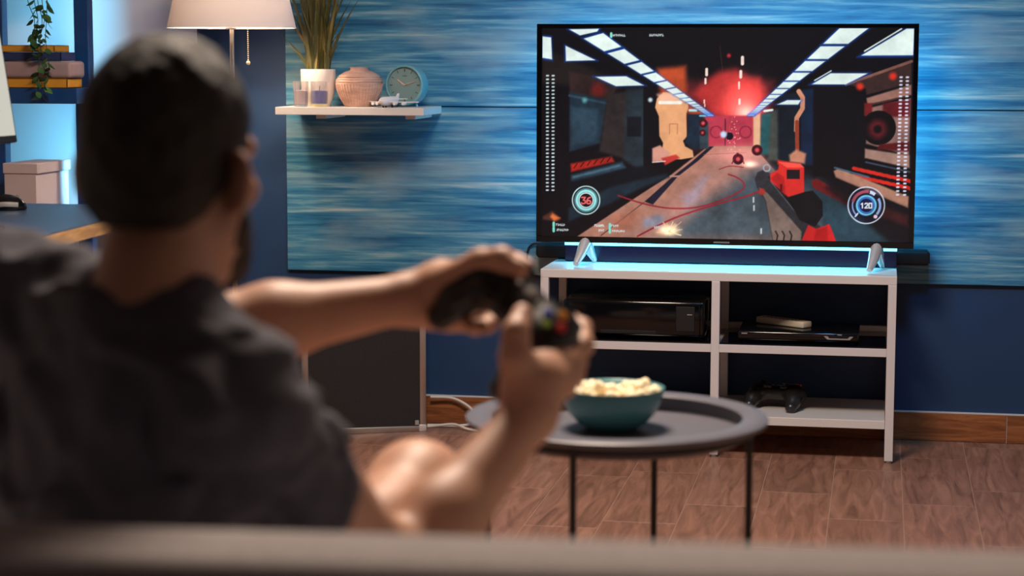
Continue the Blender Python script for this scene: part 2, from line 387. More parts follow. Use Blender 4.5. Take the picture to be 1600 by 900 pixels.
# ================================================================ THE ROOM
def struct(name, mb, material, parent=None, label=None):
    o = mb.build(name, material, parent)
    if parent is None: tag(o, label, kind='structure')
    return o
X0, X1, Y0, ZC = -3.0, 3.2, -7.4, 2.65
floor = struct('floor', MB().box(X0, X1, Y0, 0.0, -0.06, -0.0010), 'floor_base', label='reddish brown wood-look tiled floor')
struct('ceiling', MB().box(X0, X1, Y0, 0.0, ZC, ZC+0.06), 'ceiling', label='plain pale ceiling')
struct('wall_back', MB().box(-1.148, X1, 0.0, 0.1, -0.06, ZC+.06), 'navy', label='navy blue painted wall behind the television')
struct('wall_back_left', MB().box(X0, -1.148, 0.0, 0.1, -0.06, ZC+.06), 'white_wall', label='white painted wall section behind the bookcase and lamp')
struct('wall_left', MB().box(X0-0.1, X0, Y0, 0.1, -0.06, ZC+.06), 'white_wall', label='white side wall on the left')
struct('wall_right', MB().box(X1, X1+0.1, Y0, 0.1, -0.06, ZC+.06), 'white_wall', label='white side wall on the right')
struct('wall_front', MB().box(X0-.1, X1+.1, Y0-0.1, Y0, -0.06, ZC+.06), 'navy', label='navy wall behind the viewer')
# wood-look tiles laid towards the wall
PW, PL = 0.1812, 0.60
pm = MB().box(0.0009, PW-0.0009, 0.0009, PL-0.0009, -0.003, 0.0, 0.0008, 1)
plank0 = None; _pme = None
i0 = -21
for i in range(i0, 12):
    xo = 0.842+i*PW-0.0
    off = (0.0, 0.22, 0.41, 0.13, 0.33, 0.52)[(i-i0) % 6]
    for j in range(9):
        y1 = off-0.012-j*PL
        ya, yb = y1-PL, min(y1, -0.012)
        if yb-ya < 0.03 or ya < -4.6: continue
        if abs((yb-ya)-PL) < 1e-6:
            if _pme is None:
                o = pm.build('floor_plank', 'floor_wood', floor); _pme = o.data
            else: o = link('floor_plank', _pme, floor)
            o.location = (xo, ya, 0)
        else:
            o = MB().box(0.0009, PW-0.0009, 0.0009, yb-ya-0.0009, -0.003, 0.0, 0.0008, 1).build('floor_plank', 'floor_wood', floor); o.location = (xo, ya, 0)
# wood skirting tiles with a white grout line
bb = struct('baseboard_back', MB().box(X0, X1, -0.009, -0.0, 0.0, 0.0845), 'grout', label='wood-look tile baseboard along the back wall')
x = 1.33-0.6*7
while x < X1:
    a, b = max(x, X0)+0.001, min(x+0.6, X1)-0.001
    MB().box(a, b, -0.012, -0.004, 0.0005, 0.0835, 0.0008, 1).build('skirting_tile', 'skirting', bb); x += 0.6
MB().box(X0, X1, -0.0125, 0.0, 0.0838, 0.0872).build('grout_line', 'grout', bb)

# painted wooden panel (two boards, a groove between them)
pn = thing('painted_wall_panel', 'large blue brush-streaked wooden panel fixed to the navy wall behind the television', 'wall panel', (-0.859, -0.001, 0.467))
MB().box(-0.859, 2.9, -0.016, -0.001, 0.467, 0.9745, 0.002, 2).build('board', 'panel', pn)
MB().box(-0.859, 2.9, -0.016, -0.001, 0.9775, 1.85, 0.002, 2).build('board', 'panel', pn)

# ================================================================ TELEVISION
def homography(src, dst):
    A = []
    for (x, y), (u, v) in zip(src, dst):
        A.append([x, y, 1, 0, 0, 0, -u*x, -u*y, -u]); A.append([0, 0, 0, x, y, 1, -v*x, -v*y, -v])
    return np.linalg.svd(np.array(A, float))[2][-1].reshape(3, 3)
SW, SH = 640, 360
class Canvas:
    """the picture on the screen, drawn shape by shape into per-vertex colours"""
    H = homography([(42, 58), (1412, 58), (1400, 838), (40, 822)], [(0, 0), (SW-1, 0), (SW-1, SH-1), (0, SH-1)])
    def __init__(s, col):
        s.a = np.empty((SH, SW, 3)); s.a[:] = np.array(col)/255.0
        s.X, s.Y = np.meshgrid(np.arange(SW), np.arange(SH))
    def tp(s, pts):
        P = np.array([[x, y, 1] for x, y in pts], float)@s.H.T; return P[:, :2]/P[:, 2:]
    def _cover_poly(s, P, soft, x0, x1, y0, y1):
        X = s.X[y0:y1, x0:x1]; Y = s.Y[y0:y1, x0:x1]; inside = np.zeros(X.shape, bool); dist = np.full(X.shape, 1e9)
        for (ax, ay), (bx, by) in zip(P, np.roll(P, -1, 0)):
            c = ((ay > Y) != (by > Y)); xi = (bx-ax)*(Y-ay)/((by-ay) if by != ay else 1e-9)+ax
            inside ^= c & (X < xi)
            ex, ey = bx-ax, by-ay; t = np.clip(((X-ax)*ex+(Y-ay)*ey)/max(ex*ex+ey*ey, 1e-9), 0, 1)
            dist = np.minimum(dist, np.hypot(X-ax-t*ex, Y-ay-t*ey))
        sd = np.where(inside, dist, -dist); return np.clip(0.5+sd/(2*soft), 0, 1)
    def _blend(s, cov, col, x0, x1, y0, y1, alpha, add):
        a = s.a[y0:y1, x0:x1]; c = np.array(col)/255.0; w = (cov*alpha)[..., None]
        s.a[y0:y1, x0:x1] = a+c*w if add else a*(1-w)+c*w
    def _box(s, P, pad):
        x0 = int(max(0, P[:, 0].min()-pad)); x1 = int(min(SW, P[:, 0].max()+pad+2)); y0 = int(max(0, P[:, 1].min()-pad)); y1 = int(min(SH, P[:, 1].max()+pad+2))
        return x0, max(x1, x0+1), y0, max(y1, y0+1)
    def poly(s, pts, col, soft=0.7, alpha=1.0, add=False):
        P = s.tp(pts); x0, x1, y0, y1 = s._box(P, soft+1)
        if x0 >= SW or y0 >= SH: return
        c = s._cover_poly(P, soft, x0, x1, y0, y1); c = c*c*(3-2*c); s._blend(c, col, x0, x1, y0, y1, alpha, add)
    def line(s, pts, w, col, alpha=1.0, soft=0.7, add=False):
        P = s.tp(pts); w = w*0.467/2; x0, x1, y0, y1 = s._box(P, w+soft+1); X = s.X[y0:y1, x0:x1]; Y = s.Y[y0:y1, x0:x1]; dist = np.full(X.shape, 1e9)
        for (ax, ay), (bx, by) in zip(P, P[1:]):
            ex, ey = bx-ax, by-ay; t = np.clip(((X-ax)*ex+(Y-ay)*ey)/max(ex*ex+ey*ey, 1e-9), 0, 1)
            dist = np.minimum(dist, np.hypot(X-ax-t*ex, Y-ay-t*ey))
        s._blend(np.clip(0.5+(w-dist)/(2*soft), 0, 1), col, x0, x1, y0, y1, alpha, add)
    def disc(s, c, r, col, alpha=1.0, soft=0.7, ring=None, add=False, arc=None):
        P = s.tp([c]); r *= 0.467; q = P[0]; x0, x1, y0, y1 = s._box(P, r+soft+3); X = s.X[y0:y1, x0:x1]-q[0]; Y = s.Y[y0:y1, x0:x1]-q[1]; d = np.hypot(X, Y)
        cov = np.clip(0.5+((ring*0.467/2-np.abs(d-r)) if ring else (r-d))/(2*soft), 0, 1)
        if arc:
            an = np.degrees(np.arctan2(-Y, X)) % 360; cov = cov*((an >= arc[0]) & (an <= arc[1]) if arc[0] < arc[1] else ((an >= arc[0]) | (an <= arc[1])))
        s._blend(cov, col, x0, x1, y0, y1, alpha, add)
    def glow(s, c, rx, ry, col, alpha=1.0):
        P = s.tp([c])[0]; rx *= 0.467; ry *= 0.467
        g = np.exp(-(((s.X-P[0])/rx)**2+((s.Y-P[1])/ry)**2)); s.a += g[..., None]*np.array(col)/255.0*alpha
SEG = {'0': [[(0,0),(1,0),(1,2),(0,2),(0,0)]], '1': [[(.15,.4),(.6,0),(.6,2)]], '2': [[(0,.3),(.3,0),(.8,0),(1,.4),(.9,.9),(0,2),(1,2)]],
       '3': [[(0,0),(1,0),(.5,.85),(1,1.1),(1,1.8),(.6,2),(.1,2),(0,1.7)]], '6': [[(.9,0),(.3,.3),(0,1.1),(0,1.8),(.2,2),(.8,2),(1,1.8),(1,1.3),(.8,1.05),(.2,1.05),(0,1.3)]]}
def draw_digits(cv, txt, cx, cy, w, h, gap, lw, col):
    n = len(txt); x = cx-(n*w+(n-1)*gap)/2
    for ch in txt:
        for st in SEG[ch]: cv.line([(x+a*w, cy-h/2+b*h/2) for a, b in st], lw, col)
        x += w+gap
def paint_screen():
    c = Canvas((9, 8, 14)); rnd = random.Random(3)
    W = (226, 242, 236); HB = (20, 90, 220)
    # ceiling and far haze
    c.poly([(40, 56), (1412, 56), (1412, 300), (40, 300)], (6, 7, 13))
    c.poly([(40, 130), (330, 250), (330, 280), (40, 260)], (30, 24, 24), 8)
    # far end of the hall, red light
    c.poly([(560, 250), (900, 250), (860, 500), (600, 500)], (92, 28, 32), 14)
    c.poly([(470, 205), (575, 195), (580, 300), (660, 375), (600, 380), (480, 300)], (176, 70, 38), 7)
    c.poly([(600, 300), (660, 240), (700, 215), (760, 205), (810, 235), (850, 240), (870, 300), (830, 370), (680, 380)], (170, 44, 44), 10)
    c.glow((790, 345), 75, 85, (225, 92, 84), 0.85); c.glow((800, 370), 38, 30, (255, 190, 170), 0.6)
    c.poly([(648, 378), (832, 376), (835, 490), (650, 490)], (188, 58, 78), 2)
    for x in (688, 797): c.disc((x, 437), 21, (146, 38, 62), ring=5)
    c.line([(722, 390), (722, 488)], 4, (70, 20, 40)); c.line([(700, 120), (730, 380)], 2, (150, 70, 60), 0.5); c.line([(790, 240), (735, 430)], 2, (230, 90, 80), 0.6)
    # left wing
    c.poly([(140, 215), (330, 262), (290, 330), (145, 300)], (46, 30, 30), 3); c.disc((250, 285), 26, (130, 30, 26), soft=6, alpha=.8)
    c.poly([(143, 292), (285, 318), (258, 480), (143, 512)], (26, 44, 58), 3); c.poly([(150, 345), (250, 355), (245, 470), (150, 490)], (40, 62, 78), 5)
    c.line([(143, 305), (290, 335)], 9, (44, 66, 84)); c.disc((200, 322), 9, (90, 160, 160), soft=3)
    c.poly([(285, 300), (360, 290), (360, 540), (255, 510)], (44, 38, 38), 4); c.poly([(355, 280), (425, 275), (425, 590), (345, 540)], (34, 46, 54), 6)
    c.poly([(358, 382), (410, 382), (410, 455), (358, 455)], (12, 18, 26), 2)
    c.poly([(418, 265), (470, 300), (480, 500), (515, 560), (510, 612), (420, 600)], (6, 9, 16), 2); c.disc((444, 320), 8, (200, 220, 225), soft=2)
    c.poly([(148, 556), (300, 528), (312, 548), (150, 586)], (168, 34, 26), 3)
    for k in range(6): c.line([(160+k*25, 572-k*5), (172+k*25, 556-k*5)], 4, (60, 14, 14))
    c.poly([(150, 598), (340, 548), (355, 570), (150, 636)], (48, 74, 92), 4); c.line([(160, 605), (330, 562)], 5, (96, 130, 150), .8, 2)
    c.poly([(140, 620), (430, 560), (520, 612), (400, 650), (140, 760)], (9, 14, 22), 5)
    # floor
    c.poly([(660, 488), (826, 488), (1140, 838), (170, 826), (420, 660), (515, 600)], (176, 122, 104), 1.5)
    c.poly([(700, 500), (826, 488), (1000, 700), (700, 838), (300, 838), (520, 690)], (170, 122, 112), 16, .8)
    c.poly([(840, 560), (1060, 610), (1340, 838), (480, 838), (640, 700)], (58, 74, 84), 22, .93)
    c.poly([(1020, 600), (1120, 640), (1330, 838), (1110, 838), (1080, 740)], (38, 62, 74), 5)
    c.glow((760, 520), 110, 34, (130, 60, 62), 0.55); c.glow((815, 555), 26, 12, (255, 190, 160), 0.8)
    c.poly([(140, 770), (300, 700), (420, 640), (515, 603), (505, 590), (300, 640), (140, 720)], (24, 40, 52), 4)
    c.poly([(664, 490), (680, 490), (620, 545), (548, 600), (455, 705), (424, 694), (530, 600), (600, 545)], (26, 26, 44), 1.2); c.line([(520, 600), (552, 600)], 6, (190, 140, 130))
    c.line([(420, 698), (262, 820)], 3, (60, 40, 50)); c.poly([(560, 672), (600, 650), (640, 600), (660, 602), (620, 690), (580, 715)], (168, 160, 186), 9, .6)
    c.poly([(420, 760), (470, 742), (500, 750), (490, 785), (420, 790)], (132, 148, 176), 6, .7); c.poly([(300, 755), (400, 720), (380, 790), (320, 815)], (176, 104, 80), 10, .7)
    c.line([(640, 520), (800, 512)], 2, (150, 90, 90), .6)
    for P, w in (([(326, 672), (380, 690), (440, 706), (520, 718), (610, 715), (690, 694), (760, 664), (793, 640), (788, 620), (765, 603), (735, 592)], 5.5), ([(398, 822), (470, 784), (540, 752), (620, 724), (720, 694), (800, 672), (860, 650)], 6), ([(700, 574), (740, 562), (790, 566)], 3)):
        c.line([(p.x, p.y) for p in bez([(a, b, 0) for a, b in P], 5)], w, (146, 34, 48))
    # peach bulkhead on the left of the hall
    c.poly([(468, 316), (492, 292), (560, 296), (583, 322), (585, 350), (578, 370), (580, 455), (566, 470), (574, 490), (602, 505), (606, 530), (560, 538), (486, 534), (492, 478), (478, 452), (476, 380), (462, 348)], (232, 166, 118), 1.2)
    c.poly([(470, 300), (545, 290), (580, 320), (480, 330)], (250, 190, 160), 5); c.line([(480, 330), (556, 330)], 12, (246, 240, 226))
    for a, b in (((516, 408), (516, 444)), ((516, 408), (545, 408)), ((545, 408), (545, 444))): c.line([a, b], 4, (196, 128, 90))
    c.poly([(584, 372), (640, 372), (640, 500), (600, 500), (572, 476), (584, 440)], (20, 40, 58), 2); c.poly([(628, 400), (660, 400), (660, 500), (628, 500)], (52, 70, 78), 2)
    c.line([(590, 358), (614, 358)], 9, (180, 230, 235)); c.line([(628, 378), (650, 378)], 6, (120, 200, 220))
    c.poly([(452, 498), (480, 486), (520, 515), (500, 545), (452, 548)], (214, 150, 132), 2); c.poly([(486, 534), (540, 520), (554, 532), (500, 560)], (196, 56, 50), 2); c.line([(454, 549), (500, 545)], 4, (240, 210, 200))
    # right wing
    c.poly([(825, 380), (850, 370), (856, 500), (826, 500)], (232, 178, 140), 2); c.poly([(855, 372), (895, 365), (895, 520), (850, 520)], (34, 82, 88), 3); c.poly([(890, 360), (922, 350), (925, 545), (880, 540)], (70, 74, 70), 4)
    c.poly([(915, 300), (1000, 290), (985, 560), (918, 540)], (14, 26, 38), 4); c.poly([(1000, 284), (1050, 276), (1050, 560), (1000, 560)], (12, 32, 58), 3)
    c.line([(992, 288), (1006, 310), (1006, 350), (985, 385), (984, 430)], 17, (206, 138, 108)); c.line([(986, 400), (988, 500)], 15, (150, 62, 44)); c.poly([(958, 520), (985, 500), (1020, 515), (1016, 552), (962, 545)], (196, 130, 104), 3)
    c.poly([(916, 538), (1000, 552), (996, 568), (916, 555)], (200, 44, 36), 2)
    c.poly([(1046, 266), (1235, 260), (1250, 600), (1046, 600)], (8, 9, 15), 3)
    c.poly([(1165, 262), (1404, 172), (1404, 258), (1240, 300), (1236, 278)], (60, 40, 38), 2); c.line([(1165, 262), (1404, 178)], 10, (128, 84, 74))
    for q in ((1216, 270), (1336, 232)): c.disc(q, 13, (226, 52, 34), soft=3)
    c.poly([(1240, 312), (1404, 262), (1404, 300), (1244, 336)], (158, 112, 100), 2); c.line([(1244, 340), (1400, 302)], 5, (70, 46, 44))
    c.poly([(1240, 350), (1402, 312), (1398, 520), (1240, 478)], (142, 104, 96), 2); c.poly([(1300, 330), (1400, 318), (1398, 380), (1300, 380)], (92, 22, 28), 3); c.poly([(1232, 330), (1262, 330), (1262, 376), (1232, 376)], (110, 28, 30), 2)
    c.disc((1286, 420), 62, (10, 9, 13)); c.disc((1282, 425), 34, (92, 24, 34), soft=5); c.disc((1282, 425), 14, (12, 10, 14), soft=2); c.poly([(1290, 480), (1398, 470), (1398, 505), (1280, 500)], (90, 20, 24), 2)
    c.poly([(1236, 496), (1400, 520), (1400, 566), (1236, 530)], (166, 128, 116), 2); c.line([(1240, 545), (1400, 580)], 6, (60, 70, 90))
    for dy in (0, 26):
        for k in range(9): c.line([(1196+k*24, 568+dy+k*5.2), (1212+k*24, 572+dy+k*5.4)], 13, (206, 40, 30))
    c.poly([(1122, 578), (1140, 568), (1398, 670), (1396, 712), (1130, 602)], (176, 126, 106), 2); c.line([(1126, 566), (1250, 600)], 7, (70, 100, 122), .9)
    c.poly([(1040, 612), (1060, 606), (1196, 680), (1200, 716), (1046, 640)], (118, 26, 28), 2); c.poly([(1090, 640), (1130, 610), (1396, 716), (1396, 830), (1330, 838)], (14, 14, 20), 8, .85); c.poly([(1290, 700), (1396, 740), (1396, 780), (1280, 740)], (70, 24, 26), 6, .7)
    # ceiling light panels
    def panel(P):
        m = np.mean(P, 0); c.poly([tuple(m+(np.array(p)-m)*1.12) for p in P], HB, 4, .75); c.poly(P, W, 0.9)
    for P in ([(142, 62), (252, 60), (246, 70), (182, 84)], [(42, 88), (74, 92), (78, 172), (42, 166)], [(128, 122), (240, 175), (130, 178)], [(240, 236), (354, 234), (420, 267), (316, 270)],
              [(1220, 157), (1384, 60), (1412, 60), (1409, 156)], [(1040, 262), (1108, 222), (1244, 222), (1164, 262)], [(912, 336), (950, 320), (1000, 320), (990, 336)]): panel(P)
    c.line([(1232, 141), (1366, 60)], 5, W); c.line([(1050, 248), (1110, 213)], 4, W); c.line([(866, 360), (895, 356)], 8, W)
    def strip(a0, a1, b0, b1, n, first):
        t = 0.0; L = first
        a0, a1, b0, b1 = map(np.array, (a0, a1, b0, b1))
        for k in range(n):
            t1 = min(t+L*0.86, 1.0); P = [a0+(a1-a0)*t, b0+(b1-b0)*t, b0+(b1-b0)*t1, a0+(a1-a0)*t1]; panel([tuple(p) for p in P]); t += L; L = (1-t)*first*1.02
            if t > .99: break
    strip((196, 96), (662, 380), (268, 76), (682, 380), 22, 0.19); strip((1140, 58), (802, 380), (1246, 58), (822, 380), 22, 0.205)
    # falling sparks, drones
    for x, y, r in ((784, 176, 9), (652, 218, 8), (648, 251, 6), (778, 226, 8), (772, 262, 5), (774, 326, 6), (644, 326, 4), (772, 273, 4), (646, 340, 3)): c.line([(x, y-r*1.3), (x, y+r*1.3)], r*1.3, (252, 226, 214))
    for k in range(26): c.disc((735+rnd.gauss(25, 14), 380+rnd.random()*130), 1.6, (255, 210, 200))
    c.disc((734, 158), 7, (200, 40, 60), soft=2)
    for x, y, r in ((640, 405, 16), (638, 440, 12), (770, 536, 20), (840, 503, 20)): c.disc((x, y), r, (60, 14, 24)); c.disc((x, y), r*.4, (220, 80, 90), soft=1.5)
    c.disc((738, 452), 14, (14, 12, 28)); c.disc((716, 446), 12, (196, 214, 240), soft=2); c.line([(748, 552), (758, 530), (768, 514), (782, 530), (792, 552)], 4, (110, 24, 40))
    c.glow((515, 800), 34, 18, (255, 214, 150), 1.1)
    for k in range(18): c.line([(515, 805), (515+rnd.uniform(-55, 60), 800+rnd.uniform(-34, 18))], 2.5, (255, 220, 170), .7)
    for x, y in ((830, 715), (828, 685), (857, 800)): c.line([(x, y-8), (x, y+8)], 6, (220, 226, 226), .8)
    # rifle
    c.poly([(832, 610), (842, 584), (866, 574), (892, 590), (1092, 800), (1100, 838), (900, 838), (872, 690), (840, 640)], (44, 44, 50), 1.2)
    c.poly([(848, 640), (880, 660), (1006, 800), (1004, 838), (902, 838), (874, 690)], (124, 104, 96), 1.5); c.poly([(880, 600), (900, 596), (1030, 740), (1010, 770)], (22, 22, 28), 1.5); c.line([(892, 618), (1010, 762)], 4, (84, 88, 96))
    c.disc((876, 568), 12, (150, 150, 160), ring=5); c.disc((858, 655), 12, (180, 50, 44), soft=2)
    for x in (910, 935, 962): c.line([(x, 800), (x+8, 815), (x+4, 836)], 5, (24, 20, 22))
    c.poly([(950, 676), (1010, 656), (1046, 650), (1082, 690), (1084, 742), (1056, 782), (1000, 760)], (14, 14, 18), 1.2)
    c.poly([(888, 590), (918, 574), (922, 548), (1000, 552), (1014, 564), (1014, 656), (956, 674), (890, 616)], (214, 44, 40), 1.2); c.poly([(918, 545), (1000, 552), (1012, 566), (950, 566)], (246, 84, 72), 1); c.poly([(950, 574), (998, 574), (998, 608), (950, 608)], (26, 20, 26), 1)
    c.poly([(890, 606), (916, 584), (940, 600), (945, 668)], (176, 30, 32), 2); c.line([(930, 630), (930, 655)], 8, (90, 14, 18))
    c.poly([(1004, 838), (1030, 776), (1060, 790), (1108, 772), (1120, 800), (1134, 838)], (206, 34, 36), 1.2); c.poly([(1060, 792), (1100, 782), (1104, 838), (1050, 838)], (170, 24, 28), 3)
    # gauges and marks
    c.poly([(44, 750), (80, 730), (112, 760), (100, 770), (44, 762)], (80, 44, 36), 3); c.poly([(80, 740), (110, 756), (86, 768), (72, 752)], (226, 116, 60), 3)
    CY = (150, 226, 226)
    q = (206, 690); c.disc(q, 52, (12, 14, 22), .8); c.disc(q, 52, (206, 240, 240), ring=4); c.disc(q, 43, (120, 190, 196), ring=4, alpha=.7); c.disc(q, 35, CY, ring=10); c.disc(q, 27, (226, 250, 246), ring=4); c.disc(q, 24, (24, 10, 20))
    draw_digits(c, '36', 206, 691, 14, 23, 6, 5, (255, 110, 110))
    q = (1243, 703); c.disc(q, 66, (14, 20, 44), .55); c.disc(q, 66, (214, 226, 246), ring=4); c.disc(q, 50, (200, 90, 110), ring=11, arc=(80, 165), alpha=.8); c.disc(q, 50, (150, 180, 240), ring=4, arc=(165, 230)); c.disc(q, 50, (206, 220, 250), ring=12, arc=(52, 76)); c.disc(q, 50, (160, 190, 245), ring=9, arc=(320, 30), alpha=.9)
    c.disc((1277, 744), 7, (236, 200, 220)); c.line([(1212, 733), (1203, 744)], 5, (214, 226, 246)); c.disc(q, 38, (20, 30, 70)); c.disc(q, 34, (110, 200, 236), ring=7); c.disc(q, 27, (60, 120, 210), ring=5); c.disc(q, 24, (10, 20, 60))
    draw_digits(c, '120', 1243, 704, 10, 17, 5, 4.5, (244, 248, 255))
    for k in range(32):
        y = 232+k*13.6
        for x in (61, 82): c.line([(x-3, y), (x+3, y)], 5.5, (214, 232, 236))
        for x in (1366-k*.28, 1389-k*.2): c.line([(x-3, y+4+k*.2), (x+3, y+4+k*.2)], 6, (226, 224, 246))
    for x, y, w in ((328, 84, 46), (468, 83, 54), (112, 781, 34), (120, 800, 44), (258, 783, 38), (314, 784, 26), (266, 801, 22), (328, 803, 46), (476, 788, 28)):
        X = x-w/2
        while X < x+w/2-3:
            g = rnd.choice((3.5, 4.5, 5.5)); c.line([(X, y-3), (X, y+3)], 2.6, (214, 226, 228)); c.line([(X, y+rnd.choice((-3, 0, 3))), (X+g*.7, y+rnd.choice((-3, 0, 3)))], 2.6, (214, 226, 228)); X += g+2
    for x, y in ((298, 83), (85, 780), (85, 799), (295, 784), (295, 802)): c.line([(x, y-6), (x, y+6)], 9, (130, 226, 206))
    G = np.stack([c.X, c.Y, np.zeros_like(c.X)], -1).astype(float)     # brightness noise, breaks up the flat drawn shapes
    n = .5*vnoise(G, 1/26.)+.32*vnoise(G+9, 1/9.)+.18*vnoise(G+3, 1/3.5); lum = c.a.max(-1)
    return np.clip(c.a*(1+(.30*n*np.clip(1.25-lum, 0, 1)))[..., None], 0, 1.15)

tv = thing('television', 'large flat television showing a red-lit science fiction shooter on chrome feet', 'television', (0.505, -0.25, 0.526))
TX0, TX1, TZ0, TZ1, TYF = -0.034, 1.0447, 0.5923, 1.2215, -0.250
MB().box(TX0, TX1, TYF, TYF+0.024, TZ0, TZ1, 0.003, 2).box(TX0+.12, TX1-.12, TYF+.022, TYF+0.062, TZ0+.02, TZ1-.16, 0.01, 2).build('casing', 'black_matte', tv)
fr = MB()
SX0, SX1, SZ0, SZ1 = -0.018, 1.031, 0.610, 1.209
fr.box(TX0, TX1, TYF-.004, TYF+.002, SZ1, TZ1, .001, 1); fr.box(TX0, TX1, TYF-.004, TYF+.002, TZ0, SZ0, .001, 1)
fr.box(TX0, SX0, TYF-.004, TYF+.002, SZ0, SZ1, .001, 1); fr.box(SX1, TX1, TYF-.004, TYF+.002, SZ0, SZ1, .001, 1)
fr.build('bezel', 'black_gloss', tv)
# the picture itself: a flat grid whose vertices carry the drawn colours
_px = paint_screen()
gx = np.linspace(SX0, SX1, SW); gz = np.linspace(SZ1, SZ0, SH)
V = np.stack([np.tile(gx, SH), np.full(SW*SH, TYF-0.0012), np.repeat(gz, SW)], 1)-np.array(ORG[tv])
ii = np.arange(SH*SW).reshape(SH, SW); Q = np.stack([ii[1:, :-1], ii[1:, 1:], ii[:-1, 1:], ii[:-1, :-1]], -1).reshape(-1, 4)
me = bpy.data.meshes.new('screen'); me.vertices.add(len(V)); me.vertices.foreach_set('co', V.astype(np.float32).ravel())
me.loops.add(len(Q)*4); me.loops.foreach_set('vertex_index', Q.astype(np.int32).ravel()); me.polygons.add(len(Q)); me.polygons.foreach_set('loop_start', np.arange(0, len(Q)*4, 4, dtype=np.int32)); me.update(calc_edges=True)
ca = me.color_attributes.new('picture', 'FLOAT_COLOR', 'POINT')
c_lin = np.where(_px <= 0.04045, _px/12.92, ((_px+0.055)/1.055)**2.4).reshape(-1, 3)
ca.data.foreach_set('color', np.concatenate([c_lin, np.ones((len(c_lin), 1))], 1).astype(np.float32).ravel())
sm = bpy.data.materials.new('lit_screen'); sm.use_nodes = True; nt = sm.node_tree; b = nt.nodes['Principled BSDF']
b.inputs['Base Color'].default_value = (0.004, 0.004, 0.005, 1); b.inputs['Roughness'].default_value = 0.25
at_n = nt.nodes.new('ShaderNodeAttribute'); at_n.attribute_name = 'picture'; nt.links.new(at_n.outputs['Color'], b.inputs['Emission Color']); b.inputs['Emission Strength'].default_value = 1.0
me.materials.append(sm); scr = link('screen', me, tv); scr['label'] = 'lit screen with a red corridor, a rifle and two round gauges'
for cx, s in ((0.103, -1), (0.935, 1)):       # splayed chrome feet: a front and a rear prong
    f = MB()
    f.tube([(cx+.008, TYF+.012, TZ0+.004), (cx-.002, -0.278, 0.560), (cx-.012, -0.305, 0.5345)], [.019, .014, .0085], 14)
    f.tube([(cx+.008, TYF+.012, TZ0+.004), (cx+.016, -0.205, 0.560), (cx+.024, -0.172, 0.5335)], [.018, .013, .0075], 14)
    f.build('foot', 'chrome', tv, True).__setitem__('label', 'chrome splayed foot')
MB().box(0.482, 0.528, TYF-.0052, TYF-.003, 0.598, 0.6025, .0005, 1).build('badge', 'button_grey', tv)

# light bar and soundbar on the console behind the feet
lb = thing('led_light_bar', 'slim dark blue light bar with a glowing cyan top edge under the television', 'light bar', (0.52, -0.13, 0.526))
MB().box(0.034, 1.0, -0.150, -0.112, 0.527, 0.5745, .003, 2).build('housing', 'navy_plastic', lb)
MB().box(0.034, 1.0, -0.151, -0.118, 0.5745, 0.5835, .002, 2).build('glow_strip', 'led', lb)
sb = thing('soundbar', 'long black soundbar reaching past both ends of the white console', 'soundbar', (0.52, -0.07, 0.526))
MB().box(-0.060, 1.092, -0.098, -0.034, 0.529, 0.572, .008, 3).build('cabinet', 'black_matte', sb, True)
for xx in (0.02, 1.02): MB().lathe([(0, .5265), (.012, .5265), (.012, .5295), (0, .5295)], xx-.02 if xx > 1 else xx+.02, -.066, 16).build('rubber_foot', 'black_matte', sb)
MB().box(-0.0625, -0.058, -0.09, -0.042, 0.535, 0.566, .002, 1).build('end_cap', 'black_gloss', sb); MB().box(1.090, 1.0945, -0.09, -0.042, 0.535, 0.566, .002, 1).build('end_cap', 'black_gloss', sb)
tag(MB().tube(bez([(-0.055, -0.03, 0.566), (-0.085, -0.026, 0.562), (-0.100, -0.024, 0.535), (-0.101, -0.024, 0.44), (-0.098, -0.024, 0.25), (-0.095, -0.024, 0.006)], 8), 0.003, 8).build('power_cable', 'black_cable', None, True), 'thin black cable drooping from the left end of the soundbar', 'cable')

# ================================================================ TV CONSOLE
W_, YF, YB, HT = 1.0, -0.3756, -0.020, 0.526
cs = thing('tv_console', 'white metal television console with black glass shelves', 'console', (0.5, -0.2, 0))
P = 0.0235
for xa in (0.0, 0.4885, 1.0-P):
    for ya in (YF, YB-P): 
        b = MB().box(xa, xa+P, ya, ya+P, 0.006, HT-0.024, 0.0015, 2).build('post', 'white_metal', cs)
        MB().lathe([(0, 0), (.010, 0), (.011, .003), (.011, .0065), (0, .0065)], xa+P/2, ya+P/2, 14).build('foot_pad', 'button_grey', b)
MB().box(0, W_, YF, YB, HT-0.024, HT, 0.0015, 2).build('top_board', 'white_shelf', cs)
for ya, zt in ((YF, .323), (YB-P, .342)):
    MB().box(P, 0.4885, ya, ya+P, 0.300, zt, .001, 1).build('rail', 'white_metal', cs); MB().box(0.4885+P, W_-P, ya, ya+P, 0.300, zt, .001, 1).build('rail', 'white_metal', cs)
for xa in (0.0, 0.4885, 1.0-P): MB().box(xa, xa+P, YF+P, YB-P, 0.300, 0.323, .001, 1).build('rail', 'white_metal', cs)
MB().box(P+.001, 0.4875, YF+.003, YB-P-.001, 0.3231, 0.3275, .001, 1).build('glass_shelf', 'black_glass', cs); MB().box(0.4895+P, W_-P-.001, YF+.003, YB-P-.001, 0.3231, 0.3275, .001, 1).build('glass_shelf', 'black_glass', cs)
MB().box(P+.0005, W_-P-.0005, YF+.001, YB-.001, 0.096, 0.120, .0015, 2).build('bottom_shelf', 'white_shelf', cs)

